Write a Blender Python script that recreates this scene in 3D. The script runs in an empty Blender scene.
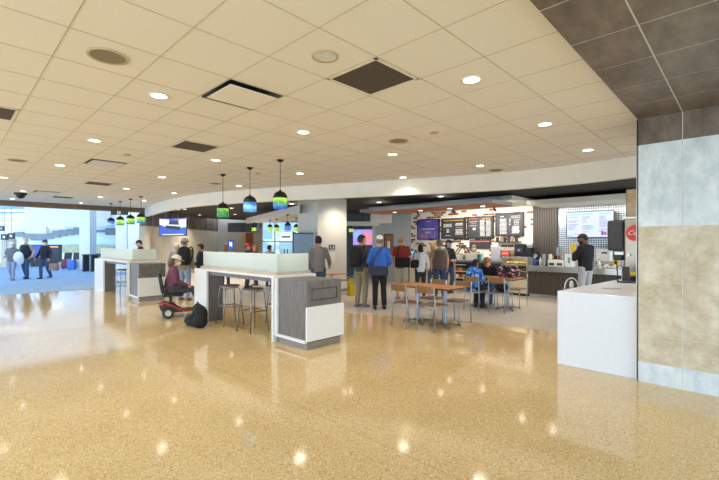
import bpy, bmesh, math, random
from mathutils import Vector, Matrix
random.seed(7)
S = bpy.context.scene
COL = S.collection
PI = math.pi

# ------------------------------------------------------------------ camera, world, sun, exposure
F = 402.8; HY = 243.0; CX = 359.5; CZ = 1.6
RX, RY = 0.6955, -0.7184          # camera right in world x, y
FX, FY = 0.7184, 0.6955           # camera forward in world x, y
cam_d = bpy.data.cameras.new('camera'); cam = bpy.data.objects.new('camera', cam_d); COL.objects.link(cam)
cam.location = (0, 0, CZ); cam.rotation_euler = (PI/2, 0, -math.atan2(FX, FY))
cam_d.sensor_width = 36; cam_d.lens = F/719*36; cam_d.shift_y = (HY-240)/719; cam_d.clip_end = 200
S.camera = cam
W = bpy.data.worlds.new('world'); S.world = W; W.use_nodes = True
W.node_tree.nodes['Background'].inputs[0].default_value = (0.66, 0.83, 1.0, 1)
W.node_tree.nodes['Background'].inputs[1].default_value = 2.9
S.view_settings.view_transform = 'Standard'; S.view_settings.look = 'None'
S.view_settings.gamma = 1; S.view_settings.use_curve_mapping = False
S.view_settings.exposure = 0.4
LAMP_W = 50; WARM = (1.0, 0.88, 0.72)

def area(name, loc, rot, sx, sy, power, col):
    l = bpy.data.lights.new(name, 'AREA'); l.shape = 'RECTANGLE'; l.size = sx; l.size_y = sy; l.energy = power; l.color = col
    o = bpy.data.objects.new(name, l); COL.objects.link(o); o.location = loc; o.rotation_euler = rot; return o
area('concourse_fill', (0, 29, 5.3), (0, 0, 0), 24, 18, 640, (0.72, 0.87, 1.0))  # area lamp added below the closed hall ceiling for cool brightness
area('cafe_cove_light', (13.2, 4.4, 2.68), (0, math.radians(-25), 0), 0.4, 8, 70, (1.0, 0.93, 0.84))

# ------------------------------------------------------------------ helpers
def at(px, py, z):
    """point at height z seen at a pixel of the 719x480 frame"""
    d = F*(CZ-z)/(py-HY); x = (px-CX)/F*d
    return (x*RX+d*FX, x*RY+d*FY)
def cw(X, D):
    return (X*RX+D*FX, X*RY+D*FY)
def pd(px, D):
    return cw((px-CX)/F*D, D)
CAMROT = -math.atan2(FX, FY)     # rotation so that local +Y looks away from the camera

def lin(r, g, b):
    f = lambda c: (c/255/12.92) if c/255 <= 0.04045 else ((c/255+0.055)/1.055)**2.4
    return (f(r), f(g), f(b), 1)

class NT:
    def __init__(s, name):
        s.m = bpy.data.materials.new(name); s.m.use_nodes = True
        s.t = s.m.node_tree; s.n = s.t.nodes; s.b = s.n['Principled BSDF']
    def node(s, ty, **kw):
        n = s.n.new(ty)
        for k, v in kw.items():
            if k.startswith('i_'):
                n.inputs[k[2:].replace('_', ' ')].default_value = v
            else: setattr(n, k, v)
        return n
    def link(s, a, b): s.t.links.new(a, b)
    def coord(s, scale=(1, 1, 1), rot=(0, 0, 0)):
        tc = s.node('ShaderNodeTexCoord'); mp = s.node('ShaderNodeMapping')
        mp.inputs['Scale'].default_value = scale; mp.inputs['Rotation'].default_value = rot
        s.link(tc.outputs['Object'], mp.inputs['Vector']); return mp.outputs['Vector']
    def ramp(s, src, stops, interp='LINEAR'):
        r = s.node('ShaderNodeValToRGB'); r.color_ramp.interpolation = interp
        e = r.color_ramp.elements
        while len(e) < len(stops): e.new(0.5)
        for i, (p, c) in enumerate(stops): e[i].position = p; e[i].color = c
        s.link(src, r.inputs['Fac']); return r.outputs['Color']
    def bump(s, src, strength=0.2, dist=0.01):
        b = s.node('ShaderNodeBump'); b.inputs['Strength'].default_value = strength; b.inputs['Distance'].default_value = dist
        s.link(src, b.inputs['Height']); s.link(b.outputs['Normal'], s.b.inputs['Normal'])

MATS = {}
def mat(name, col, rough=0.5, metal=0.0, var=0.06, scale=18, spec=0.5, coat=0.0, bump=0.0):
    if name in MATS: return MATS[name]
    t = NT(name); t.b.inputs['Roughness'].default_value = rough; t.b.inputs['Metallic'].default_value = metal
    t.b.inputs['Specular IOR Level'].default_value = spec; t.b.inputs['Coat Weight'].default_value = coat
    c = lin(*col); n = t.node('ShaderNodeTexNoise', i_Scale=scale, i_Detail=4.0)
    t.link(t.coord(), n.inputs['Vector'])
    lo = tuple(min(1, v*(1-var*2)) for v in c[:3])+(1,); hi = tuple(min(1, v*(1+var*2)) for v in c[:3])+(1,)
    t.link(t.ramp(n.outputs['Fac'], [(0.3, lo), (0.7, hi)]), t.b.inputs['Base Color'])
    if bump: t.bump(n.outputs['Fac'], bump, 0.01)
    MATS[name] = t.m; return t.m
def emit(name, col, strength):
    if name in MATS: return MATS[name]
    t = NT(name); t.b.inputs['Base Color'].default_value = (0.02, 0.02, 0.02, 1)
    t.b.inputs['Emission Color'].default_value = lin(*col); t.b.inputs['Emission Strength'].default_value = strength
    t.b.inputs['Roughness'].default_value = 0.3
    MATS[name] = t.m; return t.m

class MB:
    def __init__(s): s.v = []; s.f = []; s.mi = []; s.cur = 0
    def add(s, vs, fs):
        o = len(s.v); s.v += [tuple(v) for v in vs]; s.f += [tuple(i+o for i in f) for f in fs]; s.mi += [s.cur]*len(fs); return s
    def box(s, x0, x1, y0, y1, z0, z1):
        if x0 > x1: x0, x1 = x1, x0
        if y0 > y1: y0, y1 = y1, y0
        return s.add([(x0,y0,z0),(x1,y0,z0),(x1,y1,z0),(x0,y1,z0),(x0,y0,z1),(x1,y0,z1),(x1,y1,z1),(x0,y1,z1)],
                     [(0,3,2,1),(4,5,6,7),(0,1,5,4),(1,2,6,5),(2,3,7,6),(3,0,4,7)])
    def cbox(s, c, size, rz=0, rx=0, ry=0):
        M = Matrix.Rotation(rz, 4, 'Z') @ Matrix.Rotation(ry, 4, 'Y') @ Matrix.Rotation(rx, 4, 'X'); c = Vector(c)
        hx, hy, hz = size[0]/2, size[1]/2, size[2]/2
        vs = [(-hx,-hy,-hz),(hx,-hy,-hz),(hx,hy,-hz),(-hx,hy,-hz),(-hx,-hy,hz),(hx,-hy,hz),(hx,hy,hz),(-hx,hy,hz)]
        return s.add([c + M @ Vector(v) for v in vs], [(0,3,2,1),(4,5,6,7),(0,1,5,4),(1,2,6,5),(2,3,7,6),(3,0,4,7)])
    def prism(s, poly, z0, z1):
        a = sum(poly[i][0]*poly[(i+1) % len(poly)][1]-poly[(i+1) % len(poly)][0]*poly[i][1] for i in range(len(poly)))
        if a < 0: poly = poly[::-1]
        n = len(poly)
        return s.add([(p[0],p[1],z0) for p in poly]+[(p[0],p[1],z1) for p in poly],
                     [tuple(range(n-1,-1,-1)), tuple(range(n,2*n))]+[(i,(i+1) % n,(i+1) % n+n,i+n) for i in range(n)])
    def loft(s, rings, cap=True):
        n = len(rings[0]); vs = [p for r in rings for p in r]; fs = []
        for k in range(len(rings)-1):
            for i in range(n):
                a = k*n+i; b = k*n+(i+1) % n; fs.append((a, b, b+n, a+n))
        if cap:
            fs.append(tuple(range(n-1,-1,-1))); m = (len(rings)-1)*n; fs.append(tuple(m+i for i in range(n)))
        return s.add(vs, fs)
    def tube(s, pts, rad, n=10, side=None, flat=1.0, cap=True):
        """tube along pts; rad number, list of numbers or list of (w, d) with w along side"""
        pts = [Vector(p) for p in pts]; rings = []
        if not isinstance(rad, (list, tuple)): rad = [rad]*len(pts)
        prev = None
        for i, p in enumerate(pts):
            if i == 0: t = pts[1]-p
            elif i == len(pts)-1: t = p-pts[i-1]
            else: t = (pts[i+1]-p).normalized()+(p-pts[i-1]).normalized()
            t.normalize()
            ref = Vector(side) if side is not None else (prev if prev is not None else (Vector((1,0,0)) if abs(t.x) < 0.8 else Vector((0,1,0))))
            u = ref - t*ref.dot(t)
            if u.length < 1e-4: u = t.orthogonal()
            u.normalize(); w = t.cross(u); prev = u
            r = rad[i]; rw, rd = (r if isinstance(r, (list, tuple)) else (r, r*flat))
            rings.append([p+u*(math.cos(2*PI*k/n)*rw)+w*(math.sin(2*PI*k/n)*rd) for k in range(n)])
        return s.loft(rings, cap)
    def cyl(s, p0, p1, r0, r1=None, n=16): return s.tube([p0, p1], [r0, r0 if r1 is None else r1], n)
    def lathe(s, prof, c=(0, 0, 0), n=20, cap=True):
        return s.loft([[(c[0]+r*math.cos(2*PI*k/n), c[1]+r*math.sin(2*PI*k/n), c[2]+z) for k in range(n)] for r, z in prof], cap)
    def ell(s, c, r, n=14, m=9, R=None):
        rings = []; c = Vector(c)
        for j in range(m+1):
            th = PI*(j if 0 < j < m else (0.02 if j == 0 else m-0.02))/m
            ring = []
            for k in range(n):
                v = Vector((r[0]*math.sin(th)*math.cos(2*PI*k/n), r[1]*math.sin(th)*math.sin(2*PI*k/n), -r[2]*math.cos(th)))
                ring.append(c+(R @ v if R else v))
            rings.append(ring)
        return s.loft(rings)
    def build(s, name, m, parent=None, smooth=False, bevel=0, vox=0, kind=None, label=None, smoothit=0, seg=2):
        me = bpy.data.meshes.new(name); me.from_pydata(s.v, [], s.f)
        ms = m if isinstance(m, (list, tuple)) else [m]
        for x in ms: me.materials.append(x)
        if len(ms) > 1: me.polygons.foreach_set('material_index', s.mi)
        bm = bmesh.new(); bm.from_mesh(me); bmesh.ops.recalc_face_normals(bm, faces=bm.faces); bm.to_mesh(me); bm.free()
        o = bpy.data.objects.new(name, me); COL.objects.link(o)
        if parent: o.parent = parent
        if smooth: me.polygons.foreach_set('use_smooth', [True]*len(me.polygons))
        if bevel:
            b = o.modifiers.new('bevel', 'BEVEL'); b.width = bevel; b.segments = seg; b.limit_method = 'ANGLE'; b.angle_limit = math.radians(40)
            if seg > 2: me.polygons.foreach_set('use_smooth', [True]*len(me.polygons))
        if vox:
            r = o.modifiers.new('remesh', 'REMESH'); r.mode = 'VOXEL'; r.voxel_size = vox; r.use_smooth_shade = True
            if smoothit:
                q = o.modifiers.new('smooth', 'SMOOTH'); q.factor = 0.5; q.iterations = smoothit
        if kind: o['kind'] = kind
        if label: o['label'] = label
        return o
def thing(name, label, cat, loc=(0,0,0), rz=0, group=None):
    o = bpy.data.objects.new(name, None); COL.objects.link(o); o.empty_display_size = 0.2
    o.location = loc if len(loc) == 3 else (loc[0], loc[1], 0); o.rotation_euler = (0, 0, rz)
    o['label'] = label; o['category'] = cat
    if group: o['group'] = group
    return o
def tag(o, label, cat, group=None):
    o['label'] = label; o['category'] = cat
    if group: o['group'] = group
    return o
def struct(name, mb, m, parent=None, **kw):
    return mb.build(name, m, parent, kind=(None if parent else 'structure'), **kw)
def dup(root, loc, rz, label=None, group=None):
    r = root.copy(); COL.objects.link(r); r.location = loc if len(loc) == 3 else (loc[0], loc[1], 0); r.rotation_euler = (0, 0, rz)
    if label: r['label'] = label
    if group: r['group'] = group
    def rec(src, dst):
        for ch in list(src.children):
            c = ch.copy(); COL.objects.link(c); c.parent = dst; rec(ch, c)
    rec(root, r); return r
def text_mesh(txt, size, m, name, parent, loc, rot, shear=0.0, depth=0.001):
    c = bpy.data.curves.new(name, 'FONT'); c.body = txt; c.size = size; c.extrude = depth; c.shear = shear; c.align_x = 'CENTER'; c.align_y = 'CENTER'
    o = bpy.data.objects.new('tmp', c); COL.objects.link(o)
    me = bpy.data.meshes.new_from_object(o.evaluated_get(bpy.context.evaluated_depsgraph_get()))
    bpy.data.objects.remove(o); me.materials.clear(); me.materials.append(m)
    t = bpy.data.objects.new(name, me); COL.objects.link(t); t.location = loc; t.rotation_euler = rot
    if parent: t.parent = parent
    return t

# ------------------------------------------------------------------ materials
def m_terrazzo():
    t = NT('terrazzo'); v = t.coord()
    n = t.node('ShaderNodeTexNoise', i_Scale=1.2, i_Detail=3.0); t.link(v, n.inputs['Vector'])
    base = t.ramp(n.outputs['Fac'], [(0.3, lin(208, 179, 123)), (0.7, lin(219, 191, 138))])
    def chips(scale, lo, hi, col, src):
        vo = t.node('ShaderNodeTexVoronoi', i_Scale=scale); t.link(v, vo.inputs['Vector'])
        sep = t.node('ShaderNodeSeparateColor'); t.link(vo.outputs['Color'], sep.inputs['Color'])
        a = t.node('ShaderNodeMath', operation='GREATER_THAN'); a.inputs[1].default_value = lo; t.link(sep.outputs['Red'], a.inputs[0])
        d = t.node('ShaderNodeMath', operation='LESS_THAN'); d.inputs[1].default_value = hi; t.link(vo.outputs['Distance'], d.inputs[0])
        k = t.node('ShaderNodeMath', operation='MULTIPLY'); t.link(a.outputs[0], k.inputs[0]); t.link(d.outputs[0], k.inputs[1])
        mx = t.node('ShaderNodeMix', data_type='RGBA'); t.link(k.outputs[0], mx.inputs['Factor']); t.link(src, mx.inputs['A']); mx.inputs['B'].default_value = col
        return mx.outputs['Result']
    c = chips(95, 0.55, 0.45, lin(222, 204, 166), base)
    c = chips(130, 0.66, 0.42, lin(160, 128, 80), c)
    c = chips(110, 0.90, 0.40, lin(98, 76, 46), c)
    c = chips(75, 0.86, 0.36, lin(240, 228, 196), c)
    # divider strip at x = 2.43
    sp = t.node('ShaderNodeSeparateXYZ'); t.link(v, sp.inputs[0])
    s1 = t.node('ShaderNodeMath', operation='SUBTRACT'); s1.inputs[1].default_value = 2.43; t.link(sp.outputs['X'], s1.inputs[0])
    s2 = t.node('ShaderNodeMath', operation='ABSOLUTE'); t.link(s1.outputs[0], s2.inputs[0])
    s3 = t.node('ShaderNodeMath', operation='LESS_THAN'); s3.inputs[1].default_value = 0.003; t.link(s2.outputs[0], s3.inputs[0])
    mx = t.node('ShaderNodeMix', data_type='RGBA'); t.link(s3.outputs[0], mx.inputs['Factor']); t.link(c, mx.inputs['A']); mx.inputs['B'].default_value = lin(176, 150, 100)
    t.link(mx.outputs['Result'], t.b.inputs['Base Color'])
    n2 = t.node('ShaderNodeTexNoise', i_Scale=6.0, i_Detail=5.0); t.link(v, n2.inputs['Vector'])
    r = t.node('ShaderNodeMapRange'); r.inputs['To Min'].default_value = 0.05; r.inputs['To Max'].default_value = 0.11; t.link(n2.outputs['Fac'], r.inputs['Value'])
    t.link(r.outputs['Result'], t.b.inputs['Roughness']); t.b.inputs['Specular IOR Level'].default_value = 0.45
    return t.m
def m_grid(name, base, groutc, sx, sy, w, rough, var=0.05, offx=0, offy=0, swap=False):
    t = NT(name); v = t.coord(); sp = t.node('ShaderNodeSeparateXYZ'); t.link(v, sp.inputs[0])
    n = t.node('ShaderNodeTexNoise', i_Scale=2.0, i_Detail=5.0); t.link(v, n.inputs['Vector'])
    c = lin(*base)
    col = t.ramp(n.outputs['Fac'], [(0.3, tuple(x*(1-var) for x in c[:3])+(1,)), (0.7, tuple(min(1, x*(1+var)) for x in c[:3])+(1,))])
    ms = []
    for ax, s_, off in (('X', sx, offx), ('Y', sy, offy)):
        a = t.node('ShaderNodeMath', operation='SUBTRACT'); a.inputs[1].default_value = off; t.link(sp.outputs[ax], a.inputs[0])
        p = t.node('ShaderNodeMath', operation='PINGPONG'); p.inputs[1].default_value = s_/2; t.link(a.outputs[0], p.inputs[0])
        l = t.node('ShaderNodeMath', operation='LESS_THAN'); l.inputs[1].default_value = w/2; t.link(p.outputs[0], l.inputs[0]); ms.append(l)
    k = t.node('ShaderNodeMath', operation='MAXIMUM'); t.link(ms[0].outputs[0], k.inputs[0]); t.link(ms[1].outputs[0], k.inputs[1])
    mx = t.node('ShaderNodeMix', data_type='RGBA'); t.link(k.outputs[0], mx.inputs['Factor']); t.link(col, mx.inputs['A']); mx.inputs['B'].default_value = lin(*groutc)
    t.link(mx.outputs['Result'], t.b.inputs['Base Color']); t.b.inputs['Roughness'].default_value = rough
    return t.m
def m_stone(name, c1, c2, c3, scale=2.2, rough=0.35, stretch=(1, 1, 1)):
    t = NT(name); v = t.coord(stretch)
    n = t.node('ShaderNodeTexNoise', i_Scale=scale, i_Detail=8.0, i_Roughness=0.72, i_Distortion=0.15); t.link(v, n.inputs['Vector'])
    t.link(t.ramp(n.outputs['Fac'], [(0.36, lin(*c1)), (0.5, lin(*c2)), (0.63, lin(*c3))]), t.b.inputs['Base Color'])
    t.b.inputs['Roughness'].default_value = rough; return t.m
def m_wood(name, c1, c2, stretch=(1, 1, 14), scale=3.0, rough=0.4, coat=0.0):
    t = NT(name); v = t.coord(stretch)
    n = t.node('ShaderNodeTexNoise', i_Scale=scale, i_Detail=6.0, i_Roughness=0.6, i_Distortion=0.4); t.link(v, n.inputs['Vector'])
    t.link(t.ramp(n.outputs['Fac'], [(0.3, lin(*c1)), (0.7, lin(*c2))]), t.b.inputs['Base Color'])
    t.b.inputs['Roughness'].default_value = rough; t.b.inputs['Coat Weight'].default_value = coat; return t.m
def m_brick():
    t = NT('cream_brick'); v = t.coord(rot=(0, 0, 0))
    # wall lies in the y-z plane: u = y, v = z
    sp = t.node('ShaderNodeSeparateXYZ'); t.link(v, sp.inputs[0]); cb = t.node('ShaderNodeCombineXYZ')
    t.link(sp.outputs['Y'], cb.inputs['X']); t.link(sp.outputs['Z'], cb.inputs['Y'])
    b = t.node('ShaderNodeTexBrick', i_Scale=1.0); t.link(cb.outputs[0], b.inputs['Vector'])
    b.inputs['Brick Width'].default_value = 0.235; b.inputs['Row Height'].default_value = 0.085; b.inputs['Mortar Size'].default_value = 0.006
    b.inputs['Color1'].default_value = (0, 0, 0, 1); b.inputs['Color2'].default_value = (1, 1, 1, 1); b.inputs['Mortar'].default_value = (0.3, 0.3, 0.3, 1)
    col = t.ramp(b.outputs['Color'], [(0.0, lin(244, 238, 224)), (0.4, lin(238, 230, 214)), (0.69, lin(126, 70, 48)), (0.78, lin(92, 52, 38)), (0.87, lin(160, 96, 60))], 'CONSTANT')
    t.link(col, t.b.inputs['Base Color']); t.b.inputs['Roughness'].default_value = 0.55
    return t.m
def m_mosaic():
    t = NT('diamond_mosaic'); v = t.coord(); sp = t.node('ShaderNodeSeparateXYZ'); t.link(v, sp.inputs[0]); cb = t.node('ShaderNodeCombineXYZ')
    t.link(sp.outputs['Y'], cb.inputs['X']); t.link(sp.outputs['Z'], cb.inputs['Y'])
    mp = t.node('ShaderNodeMapping'); mp.inputs['Rotation'].default_value = (0, 0, PI/4); mp.inputs['Scale'].default_value = (21, 21, 21); t.link(cb.outputs[0], mp.inputs['Vector'])
    ck = t.node('ShaderNodeTexChecker', i_Scale=1.0); ck.inputs['Color1'].default_value = lin(196, 198, 198); ck.inputs['Color2'].default_value = lin(104, 114, 124)
    t.link(mp.outputs[0], ck.inputs['Vector']); t.link(ck.outputs['Color'], t.b.inputs['Base Color'])
    t.b.inputs['Roughness'].default_value = 0.22; t.b.inputs['Metallic'].default_value = 0.35; t.bump(ck.outputs['Fac'], 0.4, 0.01); return t.m
def m_carpet():
    t = NT('blue_carpet'); v = t.coord((1, 1.6, 1)); n = t.node('ShaderNodeTexNoise', i_Scale=5.0, i_Detail=9.0, i_Roughness=0.8); t.link(v, n.inputs['Vector'])
    t.link(t.ramp(n.outputs['Fac'], [(0.35, lin(112, 144, 180)), (0.62, lin(168, 196, 222))]), t.b.inputs['Base Color']); t.b.inputs['Roughness'].default_value = 0.95; return t.m
def m_frost():
    t = NT('frosted_glass'); tr = t.node('ShaderNodeBsdfTranslucent'); tr.inputs[0].default_value = lin(240, 246, 240)
    df = t.node('ShaderNodeBsdfDiffuse'); df.inputs[0].default_value = lin(236, 244, 236)
    tp = t.node('ShaderNodeBsdfTransparent'); gl = t.node('ShaderNodeBsdfGlossy'); gl.inputs['Roughness'].default_value = 0.12
    a = t.node('ShaderNodeMixShader'); a.inputs[0].default_value = 0.45; t.link(df.outputs[0], a.inputs[1]); t.link(tr.outputs[0], a.inputs[2])
    b = t.node('ShaderNodeMixShader'); b.inputs[0].default_value = 0.16; t.link(a.outputs[0], b.inputs[1]); t.link(tp.outputs[0], b.inputs[2])
    c = t.node('ShaderNodeMixShader'); c.inputs[0].default_value = 0.07; t.link(b.outputs[0], c.inputs[1]); t.link(gl.outputs[0], c.inputs[2])
    t.link(c.outputs[0], t.n['Material Output'].inputs['Surface']); return t.m
def m_clear():
    t = NT('clear_glass'); tp = t.node('ShaderNodeBsdfTransparent'); tp.inputs[0].default_value = (0.93, 0.97, 0.96, 1)
    gl = t.node('ShaderNodeBsdfGlossy'); gl.inputs['Roughness'].default_value = 0.03
    c = t.node('ShaderNodeMixShader'); c.inputs[0].default_value = 0.12; t.link(tp.outputs[0], c.inputs[1]); t.link(gl.outputs[0], c.inputs[2])
    t.link(c.outputs[0], t.n['Material Output'].inputs['Surface']); return t.m
def m_shade(name, cols, strength, z0=-.88):
    t = NT(name); v = t.coord((3, 3, 5)); n = t.node('ShaderNodeTexNoise', i_Scale=1.6, i_Detail=2.0, i_Distortion=.8); t.link(v, n.inputs['Vector'])
    sp = t.node('ShaderNodeSeparateXYZ'); t.link(t.coord(), sp.inputs[0])
    mr = t.node('ShaderNodeMapRange'); mr.inputs['From Min'].default_value = z0; mr.inputs['From Max'].default_value = z0+.2; t.link(sp.outputs['Z'], mr.inputs['Value'])
    a = t.node('ShaderNodeMath', operation='MULTIPLY_ADD'); a.inputs[1].default_value = 1.3; a.inputs[2].default_value = -.65; t.link(n.outputs['Fac'], a.inputs[0])
    b = t.node('ShaderNodeMath', operation='ADD'); t.link(mr.outputs['Result'], b.inputs[0]); t.link(a.outputs[0], b.inputs[1])
    c = t.ramp(b.outputs[0], [(0.12, lin(*cols[0])), (0.45, lin(*cols[1])), (0.85, lin(*cols[2]))])
    t.link(c, t.b.inputs['Base Color']); t.link(c, t.b.inputs['Emission Color']); t.b.inputs['Emission Strength'].default_value = strength
    t.b.inputs['Roughness'].default_value = 0.12; return t.m
def m_floral():
    t = NT('floral_fabric'); v = t.coord(); vo = t.node('ShaderNodeTexVoronoi', i_Scale=24.0); t.link(v, vo.inputs['Vector'])
    sep = t.node('ShaderNodeSeparateColor'); t.link(vo.outputs['Color'], sep.inputs['Color'])
    t.link(t.ramp(sep.outputs['Red'], [(0, lin(30, 28, 40)), (0.45, lin(196, 110, 130)), (0.65, lin(60, 40, 66)), (0.82, lin(236, 200, 206))], 'CONSTANT'), t.b.inputs['Base Color'])
    t.b.inputs['Roughness'].default_value = 0.8; return t.m
def m_tiedye():
    t = NT('tie_dye_fabric'); v = t.coord(); n = t.node('ShaderNodeTexNoise', i_Scale=5.0, i_Detail=3.0, i_Distortion=1.5); t.link(v, n.inputs['Vector'])
    t.link(t.ramp(n.outputs['Fac'], [(0.38, lin(24, 60, 150)), (0.5, lin(60, 130, 225)), (0.62, lin(150, 205, 250))]), t.b.inputs['Base Color'])
    t.b.inputs['Roughness'].default_value = 0.8; return t.m
TERR = m_terrazzo(); CARPET = m_carpet(); FROST = m_frost(); CLEAR = m_clear(); BRICK = m_brick(); MOSAIC = m_mosaic(); FLORAL = m_floral(); TIEDYE = m_tiedye()
CTILE = m_grid('food_court_tile', (206, 196, 182), (168, 158, 146), 0.46, 0.46, 0.008, 0.3)
CEIL = mat('ceiling_tile', (231, 225, 216), 0.9, var=0.02, scale=60)
CGRID = mat('ceiling_grid_bar', (190, 178, 156), 0.6, var=0.02)
DCEIL = m_grid('dark_ceiling_tile', (52, 48, 45), (32, 30, 29), 0.61, 0.61, 0.02, 0.8)
PLASTER = mat('pale_plaster', (222, 220, 210), 0.7, var=0.015, scale=3)
CREAMP = mat('cream_plaster', (238, 232, 220), 0.7, var=0.015, scale=3)
GREYW = mat('grey_blue_plaster', (176, 182, 184), 0.7, var=0.02, scale=3)
BEIGEW = mat('beige_wall', (212, 202, 184), 0.6, var=0.03, scale=3)
TANST = m_stone('tan_tile', (184, 166, 134), (204, 190, 162), (222, 212, 190), 3.0)
BLUEST = m_stone('pale_marble_tile', (190, 200, 204), (210, 219, 222), (226, 232, 234), 2.4, stretch=(1, 2.2, 1.2))
DARKST = m_stone('brown_slate_tile', (84, 72, 62), (106, 92, 80), (126, 112, 98), 2.2, stretch=(1, 2.4, 1))
GROUT = mat('pale_grout', (206, 204, 198), 0.7, var=0.02)
WHITE = mat('white_solid_surface', (232, 232, 230), 0.3, var=0.01)
WHITEP = mat('white_plastic', (236, 236, 232), 0.4, var=0.01)
GWOOD = m_wood('grey_wood_laminate', (92, 87, 84), (124, 119, 115), (9, 9, 1.0), 3.5, 0.45)
TWOOD = m_wood('honey_wood', (176, 112, 58), (206, 144, 84), (8, 1, 8), 3.0, 0.42, 0.0)
CWOOD = m_wood('chair_wood', (122, 86, 48), (148, 108, 62), (8, 1, 1), 3.0, 0.35, 0.2)
OWOOD = m_wood('orange_wood', (176, 98, 52), (200, 122, 70), (4, 1, 4), 2.0, 0.5)
PWOOD = m_wood('pale_wood_edge', (182, 164, 138), (204, 188, 164), (6, 1, 6), 3.0, 0.4)
BROWNR = mat('brown_ribbed_panel', (86, 77, 67), 0.45, var=0.03, scale=6)
STEEL = mat('brushed_steel', (186, 182, 174), 0.28, 0.9, var=0.03, scale=30)
STOOLM = mat('stool_metal', (132, 132, 136), 0.3, 0.8, var=0.01)
CHROME = mat('chrome_tube', (168, 178, 192), 0.36, 0.75, var=0.01)
BRONZE = mat('dark_bronze', (42, 36, 30), 0.4, 0.5)
BLACK = mat('black_plastic', (22, 22, 24), 0.4)
BLKF = mat('black_fabric', (24, 24, 27), 0.85, bump=0.2)
DGREY = mat('dark_grey_plastic', (58, 58, 60), 0.5)
RED = mat('red_paint', (196, 34, 28), 0.25, coat=0.5)
SKIN = mat('fair_skin', (214, 160, 130), 0.55, var=0.03); SKIN2 = mat('brown_skin', (112, 74, 54), 0.55, var=0.03); SKIN3 = mat('tan_skin', (188, 134, 104), 0.55, var=0.03)

# ------------------------------------------------------------------ structure: floor
struct('floor', MB().box(-9, 34, -9, 44, -0.2, 0), TERR)
def catmull(P, k=8):
    out = []
    for i in range(len(P)-1):
        p0 = P[max(i-1, 0)]; p1 = P[i]; p2 = P[i+1]; p3 = P[min(i+2, len(P)-1)]
        for j in range(k):
            t = j/k
            out.append(tuple(0.5*((2*p1[a])+(-p0[a]+p2[a])*t+(2*p0[a]-5*p1[a]+4*p2[a]-p3[a])*t*t+(-p0[a]+3*p1[a]-3*p2[a]+p3[a])*t**3) for a in (0, 1)))
    out.append(P[-1]); return out
BULK = catmull([(7.6, -1.0), (8.15, 1.0), (8.38, 2.7), (8.12, 4.3), (6.98, 7.3), (5.95, 10.0), (5.42, 12.2), (5.38, 13.8), (5.55, 15.8), (6.02, 18.7)])
struct('floor', MB().prism([(p[0]-0.75, p[1]-0.1) for p in BULK if p[1] > -0.5]+[(5.6, 22.0), (24, 22.0), (24, -0.6)], 0, 0.004), CTILE)
struct('floor', MB().prism([(-9, 16.5), (5.15, 16.5), (5.15, 22), (22, 30), (22, 43), (-9, 43)], 0, 0.006), CARPET)

# ------------------------------------------------------------------ structure: ceilings
ZC = 3.1
struct('ceiling', MB().prism([(-3, -3), (7.2, -3)]+BULK+[(5.9, 19.0), (-3, 19.0)], ZC, ZC+0.08), CEIL)
gb = MB()
def xlim(y):    # ceiling width at a given y
    best = 7.6
    for i in range(len(BULK)-1):
        if min(BULK[i][1], BULK[i+1][1]) <= y <= max(BULK[i][1], BULK[i+1][1]):
            t = (y-BULK[i][1])/((BULK[i+1][1]-BULK[i][1]) or 1); best = BULK[i][0]+t*(BULK[i+1][0]-BULK[i][0])
    return best
for k in range(-7, 29):
    y = 1.533+0.622*k
    if y < 18.9: gb.box(-3, xlim(y)-0.02, y-0.0035, y+0.0035, ZC-0.003, ZC)
for k in range(-4, 14):
    x = 0.605*k
    ys = -3
    runs = []; y = -3; start = None
    while y < 18.9:
        ok = xlim(y) > x+0.02
        if ok and start is None: start = y
        if not ok and start is not None: runs.append((start, y)); start = None
        y += 0.1
    if start is not None: runs.append((start, 18.9))
    for a, b in runs: gb.box(x-0.0035, x+0.0035, a, b, ZC-0.003, ZC)
struct('trim_1', gb, CGRID)
# curved bulkhead
bk = MB(); n = len(BULK); ring = [(p[0], p[1]) for p in BULK]
def offs(P, d):
    out = []
    for i in range(len(P)):
        a = Vector(P[max(i-1, 0)]); b = Vector(P[min(i+1, len(P)-1)]); t = (b-a).normalized(); out.append((P[i][0]+t.y*d, P[i][1]-t.x*d))
    return out
OUT = offs(BULK, 0.16)
for i in range(n-1):
    q = [BULK[i], BULK[i+1], OUT[i+1], OUT[i]]; bk.prism(q, 2.735, 3.16)
struct('trim_2', bk, CREAMP)
struct('ceiling', MB().prism([(p[0]+0.1, p[1]) for p in BULK]+[(8.5, 23), (24, 23), (24, -1.0)], 3.05, 3.12), DCEIL)
# tiled portal soffit and wall at the right
sf = MB(); sf.cur = 0; sf.box(-3, 5.61, -3, 0.93, 3.0312, 3.11); sf.cur = 1
xs = [5.61-0.61*k for k in range(15)]; ys = [0.93, 0.524, -0.086, -0.696, -1.306, -1.916, -2.526]
for i in range(len(xs)-1):
    for j in range(len(ys)-1): sf.box(xs[i+1]+0.005, xs[i]-0.005, ys[j+1]+0.005, ys[j]-(0.005 if j else 0), 3.03, 3.04)
struct('ceiling', sf, [GROUT, DARKST])
wr = MB(); wr.cur = 0; wr.box(5.609, 7.2, -4, 0.936, 0, 3.3)
rows = [(0, 0.23, 2), (0.234, 0.54, 1), (0.545, 1.155, 1), (1.16, 1.79, 1), (1.79, 2.73, 2), (2.73, 3.03, 3)]
for z0, z1, mi in rows:
    wr.cur = mi
    for j in range(len(ys)-1): wr.box(5.608, 5.62, ys[j+1]+0.004, ys[j]+(0.006 if j == 0 else -0.004), z0, z1-0.0005)
    wr.box(5.6, 7.2, 0.93, 0.94, z0, z1-0.0005)
struct('wall_right', wr, [GROUT, TANST, BLUEST, DARKST])
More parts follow.
